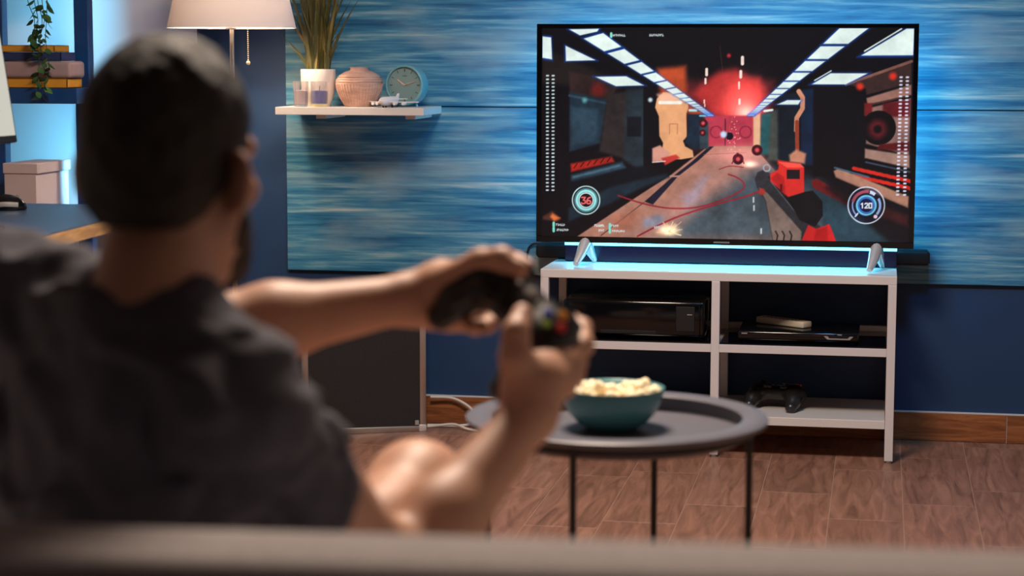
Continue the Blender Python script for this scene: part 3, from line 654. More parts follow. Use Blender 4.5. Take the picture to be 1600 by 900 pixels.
# black printer-like box in the left bay
bx = thing('black_media_box', 'wide glossy black box filling the upper left bay of the console', 'media box', (0.27, -0.2, 0.3276))
MB().box(0.060, 0.468, -0.335, -0.06, 0.331, 0.438, .010, 3).build('body', 'black_gloss', bx, True)
MB().box(0.075, 0.455, -0.345, -0.33, 0.337, 0.432, .006, 2).build('front_panel', 'black_gloss', bx, True)
MB().box(0.385, 0.44, -0.3475, -0.344, 0.352, 0.424, .002, 1).build('side_panel', 'black_matte', bx); MB().box(0.418, 0.432, -0.3495, -0.347, 0.400, 0.4025).build('indicator', 'silver', bx)
MB().box(0.17, 0.33, -0.3465, -0.344, 0.342, 0.352, .001, 1).build('paper_slot', 'black_matte', bx)
for xx, yy in ((.08, -.31), (.45, -.31), (.08, -.09), (.45, -.09)): MB().lathe([(0, .3277), (.009, .3277), (.009, .332), (0, .332)], xx, yy, 12).build('rubber_foot', 'black_matte', bx)

# set-top box with remote
st = thing('set_top_box', 'flat black media player on the right glass shelf with silver trim', 'media player', (0.73, -0.2, 0.3276))
MB().box(0.560, 0.900, -0.340, -0.10, 0.3310, 0.3590, .006, 3).build('body', 'black_gloss', st, True)
MB().prism([(0.802, .3500), (0.812, .3500), (0.818, .3440), (0.868, .3440), (0.874, .3500), (0.884, .3500), (0.874, .3405), (0.812, .3405)], -0.3425, -0.339).build('silver_trim', 'silver', st)
MB().box(0.572, 0.588, -0.3422, -0.339, 0.3505, 0.3535).build('logo_plate', 'silver', st); MB().box(0.77, 0.83, -0.3415, -0.339, 0.3525, 0.3555).build('display', mat('dark_red_display', rgb(70, 16, 18), .2, noise=.02), st)
MB().box(0.840, 0.852, -0.342, -0.339, 0.353, 0.3555).build('button', 'silver', st)
for xx, yy in ((.58, -.32), (.88, -.32), (.58, -.12), (.88, -.12)): MB().lathe([(0, .3277), (.008, .3277), (.008, .332), (0, .332)], xx, yy, 12).build('rubber_foot', 'black_matte', st)
rm = thing('remote_control', 'cream remote control lying on the flat black media player', 'remote', (0.683, -0.20, 0.3592), local=True); rm.rotation_euler = (0, 0, math.radians(-37))
MB().box(-0.088, 0.088, -0.021, 0.021, 0.0, 0.019, .005, 3).build('body', 'remote_grey', rm, True)
for i in range(9):
    for j in (-1, 0, 1): MB().box(-0.066+i*.0148, -0.058+i*.0148, j*.012-.0035, j*.012+.0035, .0185, .0205, .0008, 1).build('key', 'button_red' if (i == 8 and j == 1) else 'button_grey', rm)
# ================================================================ WALL SHELF AND WHAT STANDS ON IT
ZS = 0.978
sh = thing('wall_shelf', 'narrow white shelf on the blue panel under the grass pot and clock', 'shelf', (-0.59, -0.016, 0.955))
MB().box(-0.818, -0.368, -0.26, -0.0165, ZS-0.0225, ZS, .0012, 2).build('board', 'white_shelf', sh)
for xa in (-0.700, -0.428): MB().box(xa, xa+0.03, -0.235, -0.0165, ZS-0.034, ZS-0.0226, .001, 1).build('bracket', 'white_shelf', sh)

gp = thing('potted_grass', 'tall ornamental grass in a cream tapered ceramic pot on the wall shelf', 'potted plant', (-0.718, -0.145, ZS))
c0 = (-0.718, -0.145)
MB().lathe([(0, ZS), (.034, ZS), (.036, ZS+.003), (.046, ZS+.030), (.0515, ZS+.055), (.0525, ZS+.108), (.0515, ZS+.111), (.0485, ZS+.110), (.0475, ZS+.09), (0, ZS+.088)], *c0, 40).build('pot', 'ceramic', gp, True)
MB().lathe([(0, ZS+.098), (.03, ZS+.097), (.0478, ZS+.094)], *c0, 24).build('soil', 'soil', gp, True)
rb = random.Random(11)
for i in range(70):
    a = rb.uniform(0, 2*math.pi); r = rb.uniform(.004, .036); bx_, by_ = c0[0]+r*math.cos(a), c0[1]+r*math.sin(a)*.8
    lean = rb.gauss(0, .042); leany = max(rb.gauss(0, .025), -.06); h = rb.uniform(.20, .40) if i > 12 else rb.uniform(.08, .16)
    if i == 0: lean, h, leany = -.05, .085, -.01
    if i == 1: lean, h, leany = .078, .165, 0
    if i == 2: lean, h, leany = -.15, .23, 0
    lean += (bx_-c0[0])*1.0
    pts = []; n = 7; wd = rb.uniform(.0034, .0062); vs = []; fs = []
    ang = rb.uniform(-.5, .5)
    for k in range(n):
        t = k/(n-1); x = bx_+lean*(t**1.6); y = by_+leany*(t**1.6); z = ZS+.094+h*t
        w = wd*(1-t**2.2)*(0.75+.5*min(t*3, 1)); dx, dy = math.cos(ang)*w, math.sin(ang)*w
        y = min(y, -.024)
        vs += [(x-dx, y-dy, z), (x, y+wd*.35, z), (x+dx, min(y+dy, -.018), z)]
        if k: q = 3*k; fs += [(q-3, q-2, q+1, q), (q-2, q-1, q+2, q+1)]
    pyobj('blade', vs, fs, 'grass', gp, True)

def candle(cx, cy, w, wax, label):
    t = thing('candle_glass', label, 'candle', (cx, cy, ZS), 'glass candles on the wall shelf')
    g = MB(); o = w/2; z0, z1 = ZS+.0005, ZS+.076
    g.lathe([(0, z0), (o*.80, z0), (o*.88, z0+.004), (o, z1), (o-.002, z1), (o*.86-.002, z0+.007), (0, z0+.007)], cx, cy, 28); g.build('glass', 'glass', t, True)
    MB().lathe([(0, z0+.0075), (o*.84-.002, z0+.0075), (o*.94-.003, ZS+.048), (0, ZS+.050)], cx, cy, 28).build('wax', wax, t, True)
    MB().tube([(cx, cy, ZS+.049), (cx+.001, cy, ZS+.062)], .0009, 6).build('wick', 'black_matte', t)
    return t
candle(-0.748, -0.228, .048, 'wax_pink', 'candle glass with pale pink wax, leftmost on the wall shelf')
c2 = candle(-0.690, -0.230, .054, 'wax_blue', 'candle glass with lavender blue wax in front of the grass pot')
MB().lathe([(.0238, ZS+.0012), (.0246, ZS+.0012), (.0252, ZS+.010), (.0244, ZS+.010)], -0.690, -0.230, 28, closed=True).build('gold_band', 'gold', c2, True)

vs_ = thing('clay_vase', 'round pinkish clay vase with ribbed belly and short neck on the wall shelf', 'vase', (-0.591, -0.145, ZS))
vp = [(0, 0), (.042, 0), (.045, .004), (.056, .026), (.066, .050), (.0705, .068), (.069, .080), (.060, .093), (.042, .104), (.028, .108), (.0265, .112), (.0285, .117), (.0265, .1175), (.0245, .111), (.0245, .100), (0, .098)]
MB().lathe([(r, ZS+z) for r, z in vp], -0.591, -0.145, 56).build('body', 'clay', vs_, True, 60)
rbm = MB()
for k in range(44):
    a = math.pi+math.pi*2*k/44; pr = [(.0455, .006), (.0565, .026), (.0665, .050), (.0708, .068)]
    rbm.tube([(-0.591+r*math.cos(a), -0.145+r*math.sin(a), ZS+z) for r, z in pr], .0016, 5)
rr = rbm.build('rib', 'clay', vs_, True); rr['kind'] = 'stuff'; rr['label'] = 'fine vertical ribs around the lower belly'
for zz, r in ((.074, .0708), (.081, .0690), (.088, .0650)): MB().lathe([(r-.001, ZS+zz-.0015), (r+.0012, ZS+zz), (r-.001, ZS+zz+.0015)], -0.591, -0.145, 48).build('ring', 'clay', vs_, True)

ck = thing('desk_clock', 'round teal alarm clock with copper hands standing on the wall shelf', 'clock', (-0.447, -0.13, ZS+.0005), local=True); ck.rotation_euler = (0, 0, math.radians(-9))
RX = Matrix.Rotation(math.radians(90), 4, 'X')
def up(z): return Matrix.Translation((0, 0, z))
RC = .0600
MB().lathe([(0, -.026), (.052, -.026), (RC-.002, -.022), (RC, -.018), (RC, .026), (RC-.003, .0285), (RC-.006, .0275), (RC-.007, .020), (RC-.007, .019), (0, .019)], 0, 0, 56, up(RC+.004)@RX).build('case', 'teal_case', ck, True)
MB().lathe([(0, .0195), (RC-.0072, .0195), (RC-.0072, .0205), (0, .0205)], 0, 0, 48, up(RC+.004)@RX).build('dial', 'teal_dial', ck)
zc = RC+.004
for h in range(12):
    a = h*math.pi/6; r0, r1 = (.040, .048); d = (math.sin(a), math.cos(a))
    MB().tube([(d[0]*r0, -.0208, zc+d[1]*r0), (d[0]*r1, -.0208, zc+d[1]*r1)], .0010 if h % 3 else .0016, 6).build('hour_mark', 'dial_mark', ck)
for ang, L, w in ((-53, .0285, .0016), (73, .036, .0013)):
    a = math.radians(ang); MB().tube([(0, -.0225, zc), (math.sin(a)*L, -.0225, zc+math.cos(a)*L)], [w, w*.8], 8).build('hand', 'copper', ck)
MB().ball((0, -.0228, zc), .0028).build('hub', 'copper', ck)
MB().box(-.007, .007, -.0209, -.0203, zc+.0265, zc+.0285).build('dial_print', 'dial_mark', ck)
for s in (-1, 1): MB().tube([(s*.028, .0, .0095), (s*.032, .0, .0)], .0035, 8).build('stand_foot', 'teal_case', ck, True)

ap = thing('toy_airplane', 'small white four-engine toy airplane in front of the clock', 'toy airplane', (-0.482, -0.225, ZS), local=True); ap.rotation_euler = (0, 0, math.radians(-16)); ap.scale = (1.12,)*3
MB().tube([(0, -.040, .0150), (0, -.037, .0155), (0, -.028, .0165), (0, .03, .0175), (0, .055, .020)], [.003, .0085, .0118, .0118, .002], 16).build('fuselage', 'toy_white', ap, True)
for s in (-1, 1):
    MB().prism([(s*.008, -.012), (s*.008, .010), (s*.074, .030), (s*.078, .024), (s*.030, -.002)], .0135, .0155, 'z').build('wing', 'toy_white', ap)
    for ex, ey in ((.026, -.006), (.046, .006)): MB().tube([(s*ex, ey-.010, .0105), (s*ex, ey, .0105), (s*ex, ey+.006, .011)], [.0042, .0042, .0025], 12).build('engine', 'toy_white', ap, True)
    MB().prism([(s*.003, .042), (s*.003, .052), (s*.026, .058), (s*.026, .053)], .021, .0225, 'z').build('tailplane', 'toy_white', ap)
    MB().tube([(s*.0095-.001, .004, .0042), (s*.0095+.001, .004, .0042)], .0042, 12).build('wheel', 'black_matte', ap)
    MB().tube([(s*.0085, .004, .004), (s*.006, .004, .012)], .0012, 6).build('strut', 'silver', ap)
MB().prism([(.036, .022), (.050, .036), (.057, .036), (.054, .021)], -.0012, .0012, 'x').build('fin', 'toy_white', ap)
MB().tube([(-.001, -.026, .0038), (.001, -.026, .0038)], .0038, 12).build('wheel', 'black_matte', ap); MB().tube([(0, -.026, .004), (0, -.026, .010)], .0012, 6).build('strut', 'silver', ap)

# ================================================================ FLOOR LAMP
LX, LY = -0.912, -0.37
lp = thing('floor_lamp', 'brushed nickel floor lamp with a white tapered fabric shade and pull chain', 'lamp', (LX, LY, 0))
MB().lathe([(0, 0), (.14, 0), (.14, .012), (.132, .018), (.02, .026), (.012, .05), (0, .05)], LX, LY, 48).build('base', 'shade_pole', lp, True)
MB().lathe([(.0075, .045), (.0075, .534), (0, .534)], LX, LY, 18).build('pole', 'shade_pole', lp, True); MB().lathe([(0, .534), (.0064, .534), (.0064, 1.30), (0, 1.30)], LX, LY, 18).build('pole', 'shade_pole', lp, True)
MB().lathe([(0, .531), (.0088, .531), (.0098, .534), (.0088, .537), (0, .537)], LX, LY, 18).build('collar', 'shade_pole', lp, True)
SZ_, SR0, SR1, SHH = 1.208, .186, .128, .26
MB().lathe([(SR0, SZ_), (SR1, SZ_+SHH), (SR1-.0016, SZ_+SHH), (SR0-.0016, SZ_)], LX, LY, 72, closed=True).build('shade', M['shade'], lp, True)
hd = MB().lathe([(0, 1.205), (.011, 1.205), (.013, 1.213), (.009, 1.222), (.016, 1.235), (.016, 1.275), (0, 1.277)], LX, LY, 20).build('socket', 'chrome', lp, True)
for s in (-1, 1): MB().ball((LX+s*.011, LY-.008, 1.209), .0055, 12, 8).build('thumb_screw', 'chrome', hd, True)
spd = MB()
for k in range(3):
    a = k*2*math.pi/3+.4; spd.tube([(LX, LY, 1.276), (LX+(SR0-.0125)*math.cos(a), LY+(SR0-.0125)*math.sin(a), 1.25)], .0016, 6)
spd.build('spider_frame', 'chrome', lp)
bulb_m = mat('warm_bulb', rgb(255, 230, 190), .4, emit=(1.0, .72, .45, 1), estr=14, noise=.01)
MB().ball((LX, LY, 1.325), .03, 18, 12, (1, 1, 1.3)).build('bulb', bulb_m, lp, True)
ch = MB()
for k in range(26): ch.ball((LX+.055, LY-.02, 1.262-k*.0058), .0021, 8, 6)
chn = ch.build('pull_chain', 'gold', lp, True); MB().ball((LX+.055, LY-.02, 1.262-26*.0058-.003), .0062, 14, 10).build('chain_knob', 'gold', chn, True)
pl = bpy.data.lights.new('lamp_bulb_light', 'POINT'); pl.energy = 26; pl.color = (1.0, .80, .60); pl.shadow_soft_size = .04
po = bpy.data.objects.new('lamp_bulb_light', pl); COL.objects.link(po); po.location = (LX, LY, 1.375); po.parent = None

# ================================================================ GUITAR AMPLIFIER AND WHITE CABLES
am = thing('amplifier_cabinet', 'dark grille amplifier cabinet with pale metal edging standing on the floor', 'amplifier', (-0.735, -0.292, 0), local=True)
am.rotation_euler = (0, 0, math.atan2(.097, .247))
AW, AD, AH = .375, .145, .42
MB().box(.006, AW-.006, .012, AD, .006, AH-.006, .006, 2).build('body', 'black_matte', am)
MB().box(.014, AW-.014, .004, .014, .014, AH-.014, .002, 1).build('grille', 'grille', am)
for xa in (.0, AW-.020): MB().box(xa, xa+.020, .0, .020, .020, AH-.020, .003, 2).build('edge_trim', 'satin_steel', am, True)
for za in (.0, AH-.018): MB().box(.020, AW-.020, .0, .020, za, za+.018, .003, 2).build('edge_trim', 'satin_steel', am, True)
for xa in (.0, AW-.022):
    for za in (.0, AH-.022): MB().box(xa-.001, xa+.023, -.0015, .023, za, za+.022, .004, 2).build('corner_cap', 'chrome', am, True)
MB().box(AW-.034, AW-.022, .0015, .005, .020, .034, .001, 1).build('badge', 'silver', am)
for pts, lab in (([(-0.40, -0.035, .085), (-0.33, -0.03, .082), (-0.275, -0.035, .055), (-0.262, -0.05, .03), (-0.27, -0.06, .010), (-0.31, -0.07, .0045), (-0.37, -0.075, .0045), (-0.40, -0.080, .0045)], 'white cable looping up against the baseboard beside the amplifier'),
                 ([(-0.395, -0.10, .0045), (-0.36, -0.098, .009), (-0.31, -0.10, .014), (-0.265, -0.125, .006), (-0.22, -0.135, .0045), (-0.12, -0.12, .0045), (-0.02, -0.06, .0045)], 'white cable running along the floor from the amplifier to the console')):
    tag(MB().tube(bez(pts, 8), .0042, 8).build('white_cable', 'white_cable', None, True), lab, 'cable', 'white cables by the amplifier')

# ================================================================ BOOKCASE WITH BLUE LIGHT, BOOKS, BOX, VINE
bc = thing('bookcase', 'tall open blue bookcase frame lit cyan from behind at the left', 'bookcase', (-1.65, -0.3, 0))
XR = -1.382
for xa in (XR-.045, -1.70, -2.03):
    MB().box(xa, xa+.045, -0.30, -0.26, 0, 1.95, .002, 1).build('post', 'blue_frame', bc)
for z1 in (.30, .655, 1.033, 1.50, 1.95):
    for xa, xb in ((-1.655, -1.357), (-1.985, -1.70)): MB().box(xa, xb, -0.455, -0.0008, z1-.045, z1, .002, 1).build('shelf_board', 'blue_frame', bc)
led2 = mat('led_blue_strip', rgb(60, 160, 255), .4, emit=(.08, .55, 1, 1), estr=4, noise=.01)
for z0, z1 in ((1.05, 1.44), (.67, .97)):
    MB().box(XR-.030, XR-.014, -.2599, -.256, z0, z1).build('led_strip', led2, bc)
    area_light('bookcase_led', (XR-.022, -.25, (z0+z1)/2), (-1.66, 0, (z0+z1)/2), .02, z1-z0, 1.0, (.17, .66, 1.0), 115)
def book(x0, x1, z0, z1, y0, y1, material, label, rnd=False):
    t = thing('book', label, 'book', ((x0+x1)/2, y0, z0), 'books stacked on the blue bookcase')
    if rnd: MB().box(x0, x1, y0, y1, z0, z1, .012, 4).build('cover', material, t, True)
    else:
        MB().box(x0, x1, y0, y0+.004, z0, z1, .001, 1).box(x0, x1, y0, y1, z0, z0+.003, .001, 1).box(x0, x1, y0, y1, z1-.003, z1, .001, 1).box(x1-.004, x1, y0, y1, z0, z1, .001, 1).build('cover', material, t)
        MB().box(x0+.003, x1-.0045, y0+.0045, y1-.003, z0+.003, z1-.003).build('page_block', 'paper', t)
    if rnd: MB().box(x0+.01, x1-.02, y0+.02, y1+.002, z0+.006, z1-.006).build('page_block', 'paper', t)
b0 = 1.0335
book(-1.62, -1.386, b0, b0+.0275, -.453, -.345, 'yellow_book', 'ochre yellow book at the bottom of the stack in the bookcase')
book(-1.62, -1.374, b0+.028, b0+.0785, -.454, -.345, 'mauve_book', 'thick mauve grey book with rounded spine in the stack', True)
book(-1.62, -1.404, b0+.079, b0+.1035, -.452, -.345, 'navy_book', 'navy blue book third up in the stack on the bookcase')
book(-1.62, -1.424, b0+.104, b0+.1245, -.452, -.345, 'yellow_book', 'thin ochre yellow book on top of the stack in the bookcase')
sbx = thing('storage_box', 'mauve grey lidded storage box on the lower shelf of the bookcase', 'storage box', (-1.57, -.33, .6555))
MB().box(-1.598, -1.496, -.438, -.20, .656, .790, .002, 1).build('body', 'carton', sbx); MB().box(-1.6, -1.490, -.442, -.196, .781, .812, .002, 1).build('lid', 'carton', sbx)

vn = thing('trailing_vine', 'green trailing vine hanging down in front of the stacked books', 'vine', (-1.46, -.43, 1.5005))
MB().lathe([(0, 1.5005), (.045, 1.5005), (.06, 1.59), (.056, 1.592), (.05, 1.58), (0, 1.578)], -1.47, -.38, 28).build('pot', 'ceramic', vn, True)
rv = random.Random(4); leafm = None
def leaf_mesh():
    v = []; f = []; n = 6
    for k in range(n):
        t = k/(n-1); w = .5*math.sin(math.pi*min(1, t*.93+.07))**.8*(1-.35*t); z = -.10*math.sin(math.pi*t)
        if k == n-1: w = .01
        v += [(-w, t, z+.12*w), (0, t, z), (w, t, z+.12*w)]
        if k: q = 3*k; f += [(q-3, q-2, q+1, q), (q-2, q-1, q+2, q+1)]
    me = bpy.data.meshes.new('leaf'); me.from_pydata(v, [], f); me.polygons.foreach_set('use_smooth', [True]*len(f)); me.materials.append(M['leaf']); return me
leafm = leaf_mesh()
for s, (px, ln) in enumerate(((60, 96), (68, 138), (78, 155), (88, 108), (72, 70))):
    x = -1.478+(px-60)*.00190; z_end = 1.033+(137-ln)*.0019+.0; pts = [(x-.01+.004*s, -.42, 1.585), (x, -.478, 1.56), (x, -.486, 1.45)]
    k = 0
    while pts[-1][2] > z_end+.03: k += 1; pts.append((x+rv.uniform(-.010, .010), -.486+rv.uniform(-.006, .004), pts[-1][2]-.055))
    st_ = MB().tube(bez(pts, 4), .0011, 6).build('stem', 'stem', vn)
    for p in bez(pts, 4)[6:]:
        if rv.random() < .68:
            o = link('leaf', leafm, vn); L = rv.uniform(.021, .034); o.location = Vector((p.x+rv.uniform(-.003, .003), p.y-.003, p.z))-ORG[vn]; o.scale = (L*.8, L, L)
            o.rotation_euler = (rv.uniform(-1.1, -.3), rv.uniform(-.5, .5), rv.choice((1, -1))*rv.uniform(.5, 2.3)+math.pi)

# ================================================================ DESK, MONITOR, MOUSE
dk = thing('desk', 'desk with slate blue top and pale oak edge at the left', 'desk', (-1.2, -1.7, 0))
MB().prism([(-.842, -1.144), (-1.75, -1.144), (-1.75, -2.36), (-.772, -2.36)], .7475, .7500, 'z').build('top_laminate', 'desk_top', dk)
MB().prism([(-.841, -1.1435), (-1.751, -1.1435), (-1.751, -2.361), (-.771, -2.361)], .718, .7474, 'z').build('top_panel', 'desk_edge', dk)
for x_, y_ in ((-.90, -1.2), (-1.70, -1.2), (-.84, -2.30), (-1.70, -2.30)): MB().tube([(x_, y_, .718), (x_, y_, 0)], [.022, .014], 12).build('leg', 'desk_edge', dk, True)
mo = thing('monitor', 'slim tilted computer monitor with a pale page on screen at the left edge', 'monitor', (-1.0, -1.98, .7502), local=True)
fwd = np.array([_F[0], _F[1]]); fwd /= np.linalg.norm(fwd); rgt = np.array([_R[0], _R[1]])
dirn = rgt*(.04)+fwd*(.145); dirn /= np.linalg.norm(dirn)          # along the lower edge, away from the viewer
corner = at(28, 222, 4.5); mo.location = (corner[0]-dirn[0]*.27, corner[1]-dirn[1]*.27, .7502)
mo.rotation_euler = (0, 0, math.atan2(dirn[1], dirn[0]))
zb_ = corner[2]-.7502
TM = Matrix.Translation((0, 0, zb_))@Matrix.Rotation(math.radians(-8.5), 4, 'X')
MB().box(-.27, .27, 0, .022, 0, .335, .003, 2, TM).build('casing', 'black_matte', mo)
MB().box(-.262, .262, -.0015, .001, .016, .328, 0, 1, TM).build('screen', mat('pale_page_screen', rgb(30, 30, 30), .3, emit=rgb(214, 212, 196), estr=.85, noise=.02), mo)
tl = MB()
for k, w in ((.20, .30), (.15, .36), (.105, .40), (.07, .34), (.12, .2), (.24, .33)): tl.box(.235-.46+w*.15, .235-.02-(.4-w)*.1, -.0021, -.0014, k, k+.0035, 0, 1, TM)
tx = tl.build('page_text', mat('grey_page_text', rgb(30, 30, 30), .5, emit=rgb(168, 166, 158), estr=.8, noise=.02), mo); tx['kind'] = 'stuff'
MB().tube([(0, .035, .004), (0, .05, zb_*.6), (0, .040, zb_+.12)], .016, 12).build('stand_neck', 'black_matte', mo); MB().box(-.12, .12, -.05, .13, 0, .010, .004, 2).build('stand_base', 'black_matte', mo)
ms = thing('computer_mouse', 'black computer mouse with silver side on the slate blue desk', 'mouse', (-1.175, -1.37, .7502), local=True); ms.rotation_euler = (0, 0, .35)
Fm = Field((-.07, -.05, -.01), (.07, .05, .06), .0025); Fm.ell((0, 0, .004), (.060, .034, .036), k=.004)
sl, PP = Fm.sub((-1, -1, -1), (1, 1, 1)); Fm.d[sl] = np.maximum(Fm.d[sl], -(PP[..., 2]-.0005)); field_obj('shell', Fm, 'black_gloss', ms, 2)
MB().tube(bez([(-.02, -.0335, .014), (.01, -.0352, .016), (.04, -.0265, .014)], 5), .004, 8, True, 1.6).build('side_grip', 'silver', ms, True); MB().tube([(.036, -.003, .0315), (.036, .003, .0315)], .006, 12).build('scroll_wheel', 'button_grey', ms)

# ================================================================ TRAY TABLE, BOWL, POPCORN
TCX, TCY, TZ, TR = 0.5198, -2.6593, 0.529, 0.2552
tt = thing('tray_table', 'round charcoal metal tray table with thin black legs', 'table', (TCX, TCY, 0))
MB().lathe([(0, TZ-.030), (TR-.044, TZ-.030), (TR-.038, TZ-.027), (TR-.0365, TZ-.020), (TR-.0375, TZ-.006), (TR-.044, TZ-.003), (TR-.042, TZ-.0006), (TR-.004, TZ), (TR, TZ-.003), (TR-.001, TZ-.010), (TR-.008, TZ-.013), (TR-.030, TZ-.012), (TR-.033, TZ-.030), (TR-.042, TZ-.036), (0, TZ-.036)], TCX, TCY, 96).build('tray', 'table_metal', tt, True, 50)
rg = MB().lathe([(.2252, TZ-.026), (.2330, TZ-.026), (.2330, TZ-.0125), (.2252, TZ-.0125)], TCX, TCY, 72, closed=True).build('support_ring', 'table_leg', tt, True)
ang0 = math.atan2(.077, .226)
for k in range(4):
    la, de = [(.227, .08), (.08, -.227), (-.227, -.08), (-.08, .227)][k]; la, de = (-.08, -.215) if k == 1 else ((.08, .215) if k == 3 else ((.218, -.06) if k == 0 else (-.218, .06)))
    q = rgt*la+fwd*de
    MB().tube([(TCX+q[0], TCY+q[1], TZ-.02), (TCX+q[0], TCY+q[1], .004)], .0058, 12).build('leg', 'table_leg', tt, True)
MB().lathe([(.2220, .0005), (.2310, .0005), (.2310, .009), (.2220, .009)], TCX, TCY, 72, closed=True).build('foot_ring', 'table_leg', tt, True)
BX, BY, BZ = 0.508, -2.632, TZ-.0298
bw = thing('popcorn_bowl', 'teal ceramic bowl heaped with popcorn on the charcoal tray table', 'bowl', (BX, BY, BZ))
bp_ = [(0, 0), (.040, 0), (.044, .002), (.060, .013), (.075, .030), (.0845, .050), (.0895, .070), (.0890, .072), (.0862, .071), (.0815, .050), (.072, .031), (.057, .016), (.038, .007), (0, .006)]
MB().lathe([(r, BZ+z) for r, z in bp_], BX, BY, 72).build('shell', 'bowl', bw, True, 70)
rp = random.Random(9); pcm = []
for v in range(4):
    Fp = Field((-.02,)*3, (.02,)*3, .0022)
    for k in range(7): Fp.ell((rp.uniform(-.007, .007), rp.uniform(-.007, .007), rp.uniform(-.006, .006)), (rp.uniform(.005, .0078),)*3, k=.003)
    o = field_obj('popcorn', Fp, 'popcorn', None, 0); pcm.append(o.data); COL.objects.unlink(o); bpy.data.objects.remove(o)
npc = 0; placed = []
def heap(x, y): # popcorn level across the bowl: two humps
    return .054+.022*math.exp(-(((x+.028)/.03)**2+((y)/.05)**2))+.027*math.exp(-(((x-.042)/.026)**2+((y+.005)/.045)**2))
for rr_, n in ((.012, 3), (.034, 9), (.052, 14), (.068, 20)):
    for k in range(n):
        for lay in (0, 1):
            a = 2*math.pi*(k+.5*lay)/n+rp.uniform(-.12, .12); r = rr_+rp.uniform(-.004, .004)
            if rr_ > .06 and lay: continue
            cx, cy = r*math.cos(a), r*math.sin(a); lx = cx*rgt[0]+cy*rgt[1]; ly = cx*fwd[0]+cy*fwd[1]
            z = heap(lx, ly)-.002-lay*.014+rp.uniform(-.003, .005)
            o = link('popcorn', pcm[npc % 4]); o.location = (BX+cx, BY+cy, BZ+z); o.rotation_euler = (rp.uniform(0, 6), rp.uniform(0, 6), rp.uniform(0, 6)); o.scale = (rp.uniform(.85, 1.15),)*3
            tag(o, 'puffed cream popcorn piece in the teal bowl', 'popcorn', 'popcorn heaped in the teal bowl'); npc += 1

# ================================================================ SOFA
sf = thing('sofa', 'taupe grey sofa seen from behind along the bottom of the picture', 'sofa', (0.50, -4.325, 0), local=True); sf.rotation_euler = (0, 0, math.radians(4.5))
def cushion(name, x0, x1, y0, y1, z0, z1, bev):
    return MB().box(x0, x1, y0, y1, z0, z1, bev, 5).build(name, 'sofa', sf, True, 80)
cushion('back_frame', -1.15, 1.25, -.125, .02, .06, .722, .030)
for xa in (-1.0, .06): cushion('seat_cushion', xa, xa+1.04, .022, .74, .25, .372, .04)
cushion('seat_base', -1.0, 1.10, .021, .72, .06, .248, .02); cushion('armrest', -1.15, -1.005, .022, .74, .06, .56, .035); cushion('armrest', 1.105, 1.25, .022, .74, .06, .56, .035)
for x_, y_ in ((-1.08, -.04), (1.18, -.04), (-1.08, .66), (1.18, .66)): MB().tube([(x_, y_, .062), (x_, y_, 0)], [.025, .018], 12).build('leg', 'black_matte', sf, True)
# ================================================================ GAME CONTROLLERS
def gamepad(name, label, loc, mtx):
    t = thing(name, label, 'game controller', loc, local=True); t.matrix_world = mtx
    F = Field((-.10, -.10, -.06), (.10, .07, .05), .0022); fr_ = np.eye(3)
    F.cone((-.047, .012, 0), (.047, .012, 0), .036, .036, .012, frame=fr_, squash=(1, 1, .60))
    for s in (-1, 1):
        F.ell((s*.048, .012, .002), (.033, .034, .023), k=.012)
        F.cone((s*.052, -.004, -.002), (s*.061, -.038, -.020), .026, .021, .016); F.cone((s*.061, -.038, -.020), (s*.062, -.060, -.038), .021, .0165, .01)
    F.ell((0, -.058, 0), (.034, .030, .06), k=.012, op='cut'); F.ell((0, .062, .0), (.020, .018, .05), k=.014, op='cut')
    field_obj('shell', F, 'pad_black', t, 2)
    def stick(x, y):
        o = MB().lathe([(0, .014), (.0125, .014), (.0135, .019), (.0125, .021), (.006, .021), (.006, .027), (.0092, .0285), (.0098, .031), (.008, .0335), (.0055, .032), (0, .0315)], x, y, 24).build('thumbstick', 'pad_black', t, True)
    stick(-.049, .018); stick(.024, -.014)
    d = MB().lathe([(0, .014), (.0145, .014), (.0145, .0205), (.012, .022), (0, .0212)], -.024, -.014, 28).build('direction_pad', 'pad_black', t, True)
    MB().box(-.028, -.020, -.026, -.002, .021, .0245, .0012, 1).box(-.036, -.012, -.018, -.010, .021, .0245, .0012, 1).build('cross', 'black_gloss', d)
    for (dx, dy), mm in zip(((-.0125, 0), (.0125, 0), (0, .0125), (0, -.0125)), ('button_blue', 'button_red', 'button_yellow', 'button_green')):
        MB().lathe([(0, .018), (.0058, .018), (.0058, .0275), (.0046, .0292), (0, .0298)], .049+dx, .018+dy, 20).build('face_button', mm, t, True)
    MB().lathe([(0, .018), (.0085, .018), (.0085, .0215), (.007, .0235), (0, .0242)], 0, .023, 24).build('guide_button', 'silver', t, True)
    for x in (-.0185, .0185): MB().lathe([(0, .018), (.0038, .018), (.0036, .0228), (0, .0236)], x, .019, 16).build('menu_button', 'silver', t, True)
    for s in (-1, 1):
        MB().tube(bez([(s*.020, .045, .008), (s*.045, .048, .007), (s*.070, .036, .004)], 5), .0065, 10).build('bumper', 'black_gloss', t, True)
        MB().tube(bez([(s*.050, .040, -.004), (s*.050, .054, -.014), (s*.050, .055, -.026)], 5), [.0095]*5+[.009]*5+[.006], 10).build('trigger', 'pad_black', t, True)
    return t
def basis(X, Y, origin):
    X = np.array(X, float); X /= np.linalg.norm(X); Y = np.array(Y, float); Y = Y-X*(X@Y); Y /= np.linalg.norm(Y); Z = np.cross(X, Y)
    mm = Matrix.Identity(4)
    for i in range(3): mm[i][0] = X[i]; mm[i][1] = Y[i]; mm[i][2] = Z[i]; mm[i][3] = origin[i]
    return mm, X, Y, Z
def cv(r, u, b): return _R*r+_U*u-_F*b     # right / up / towards the viewer
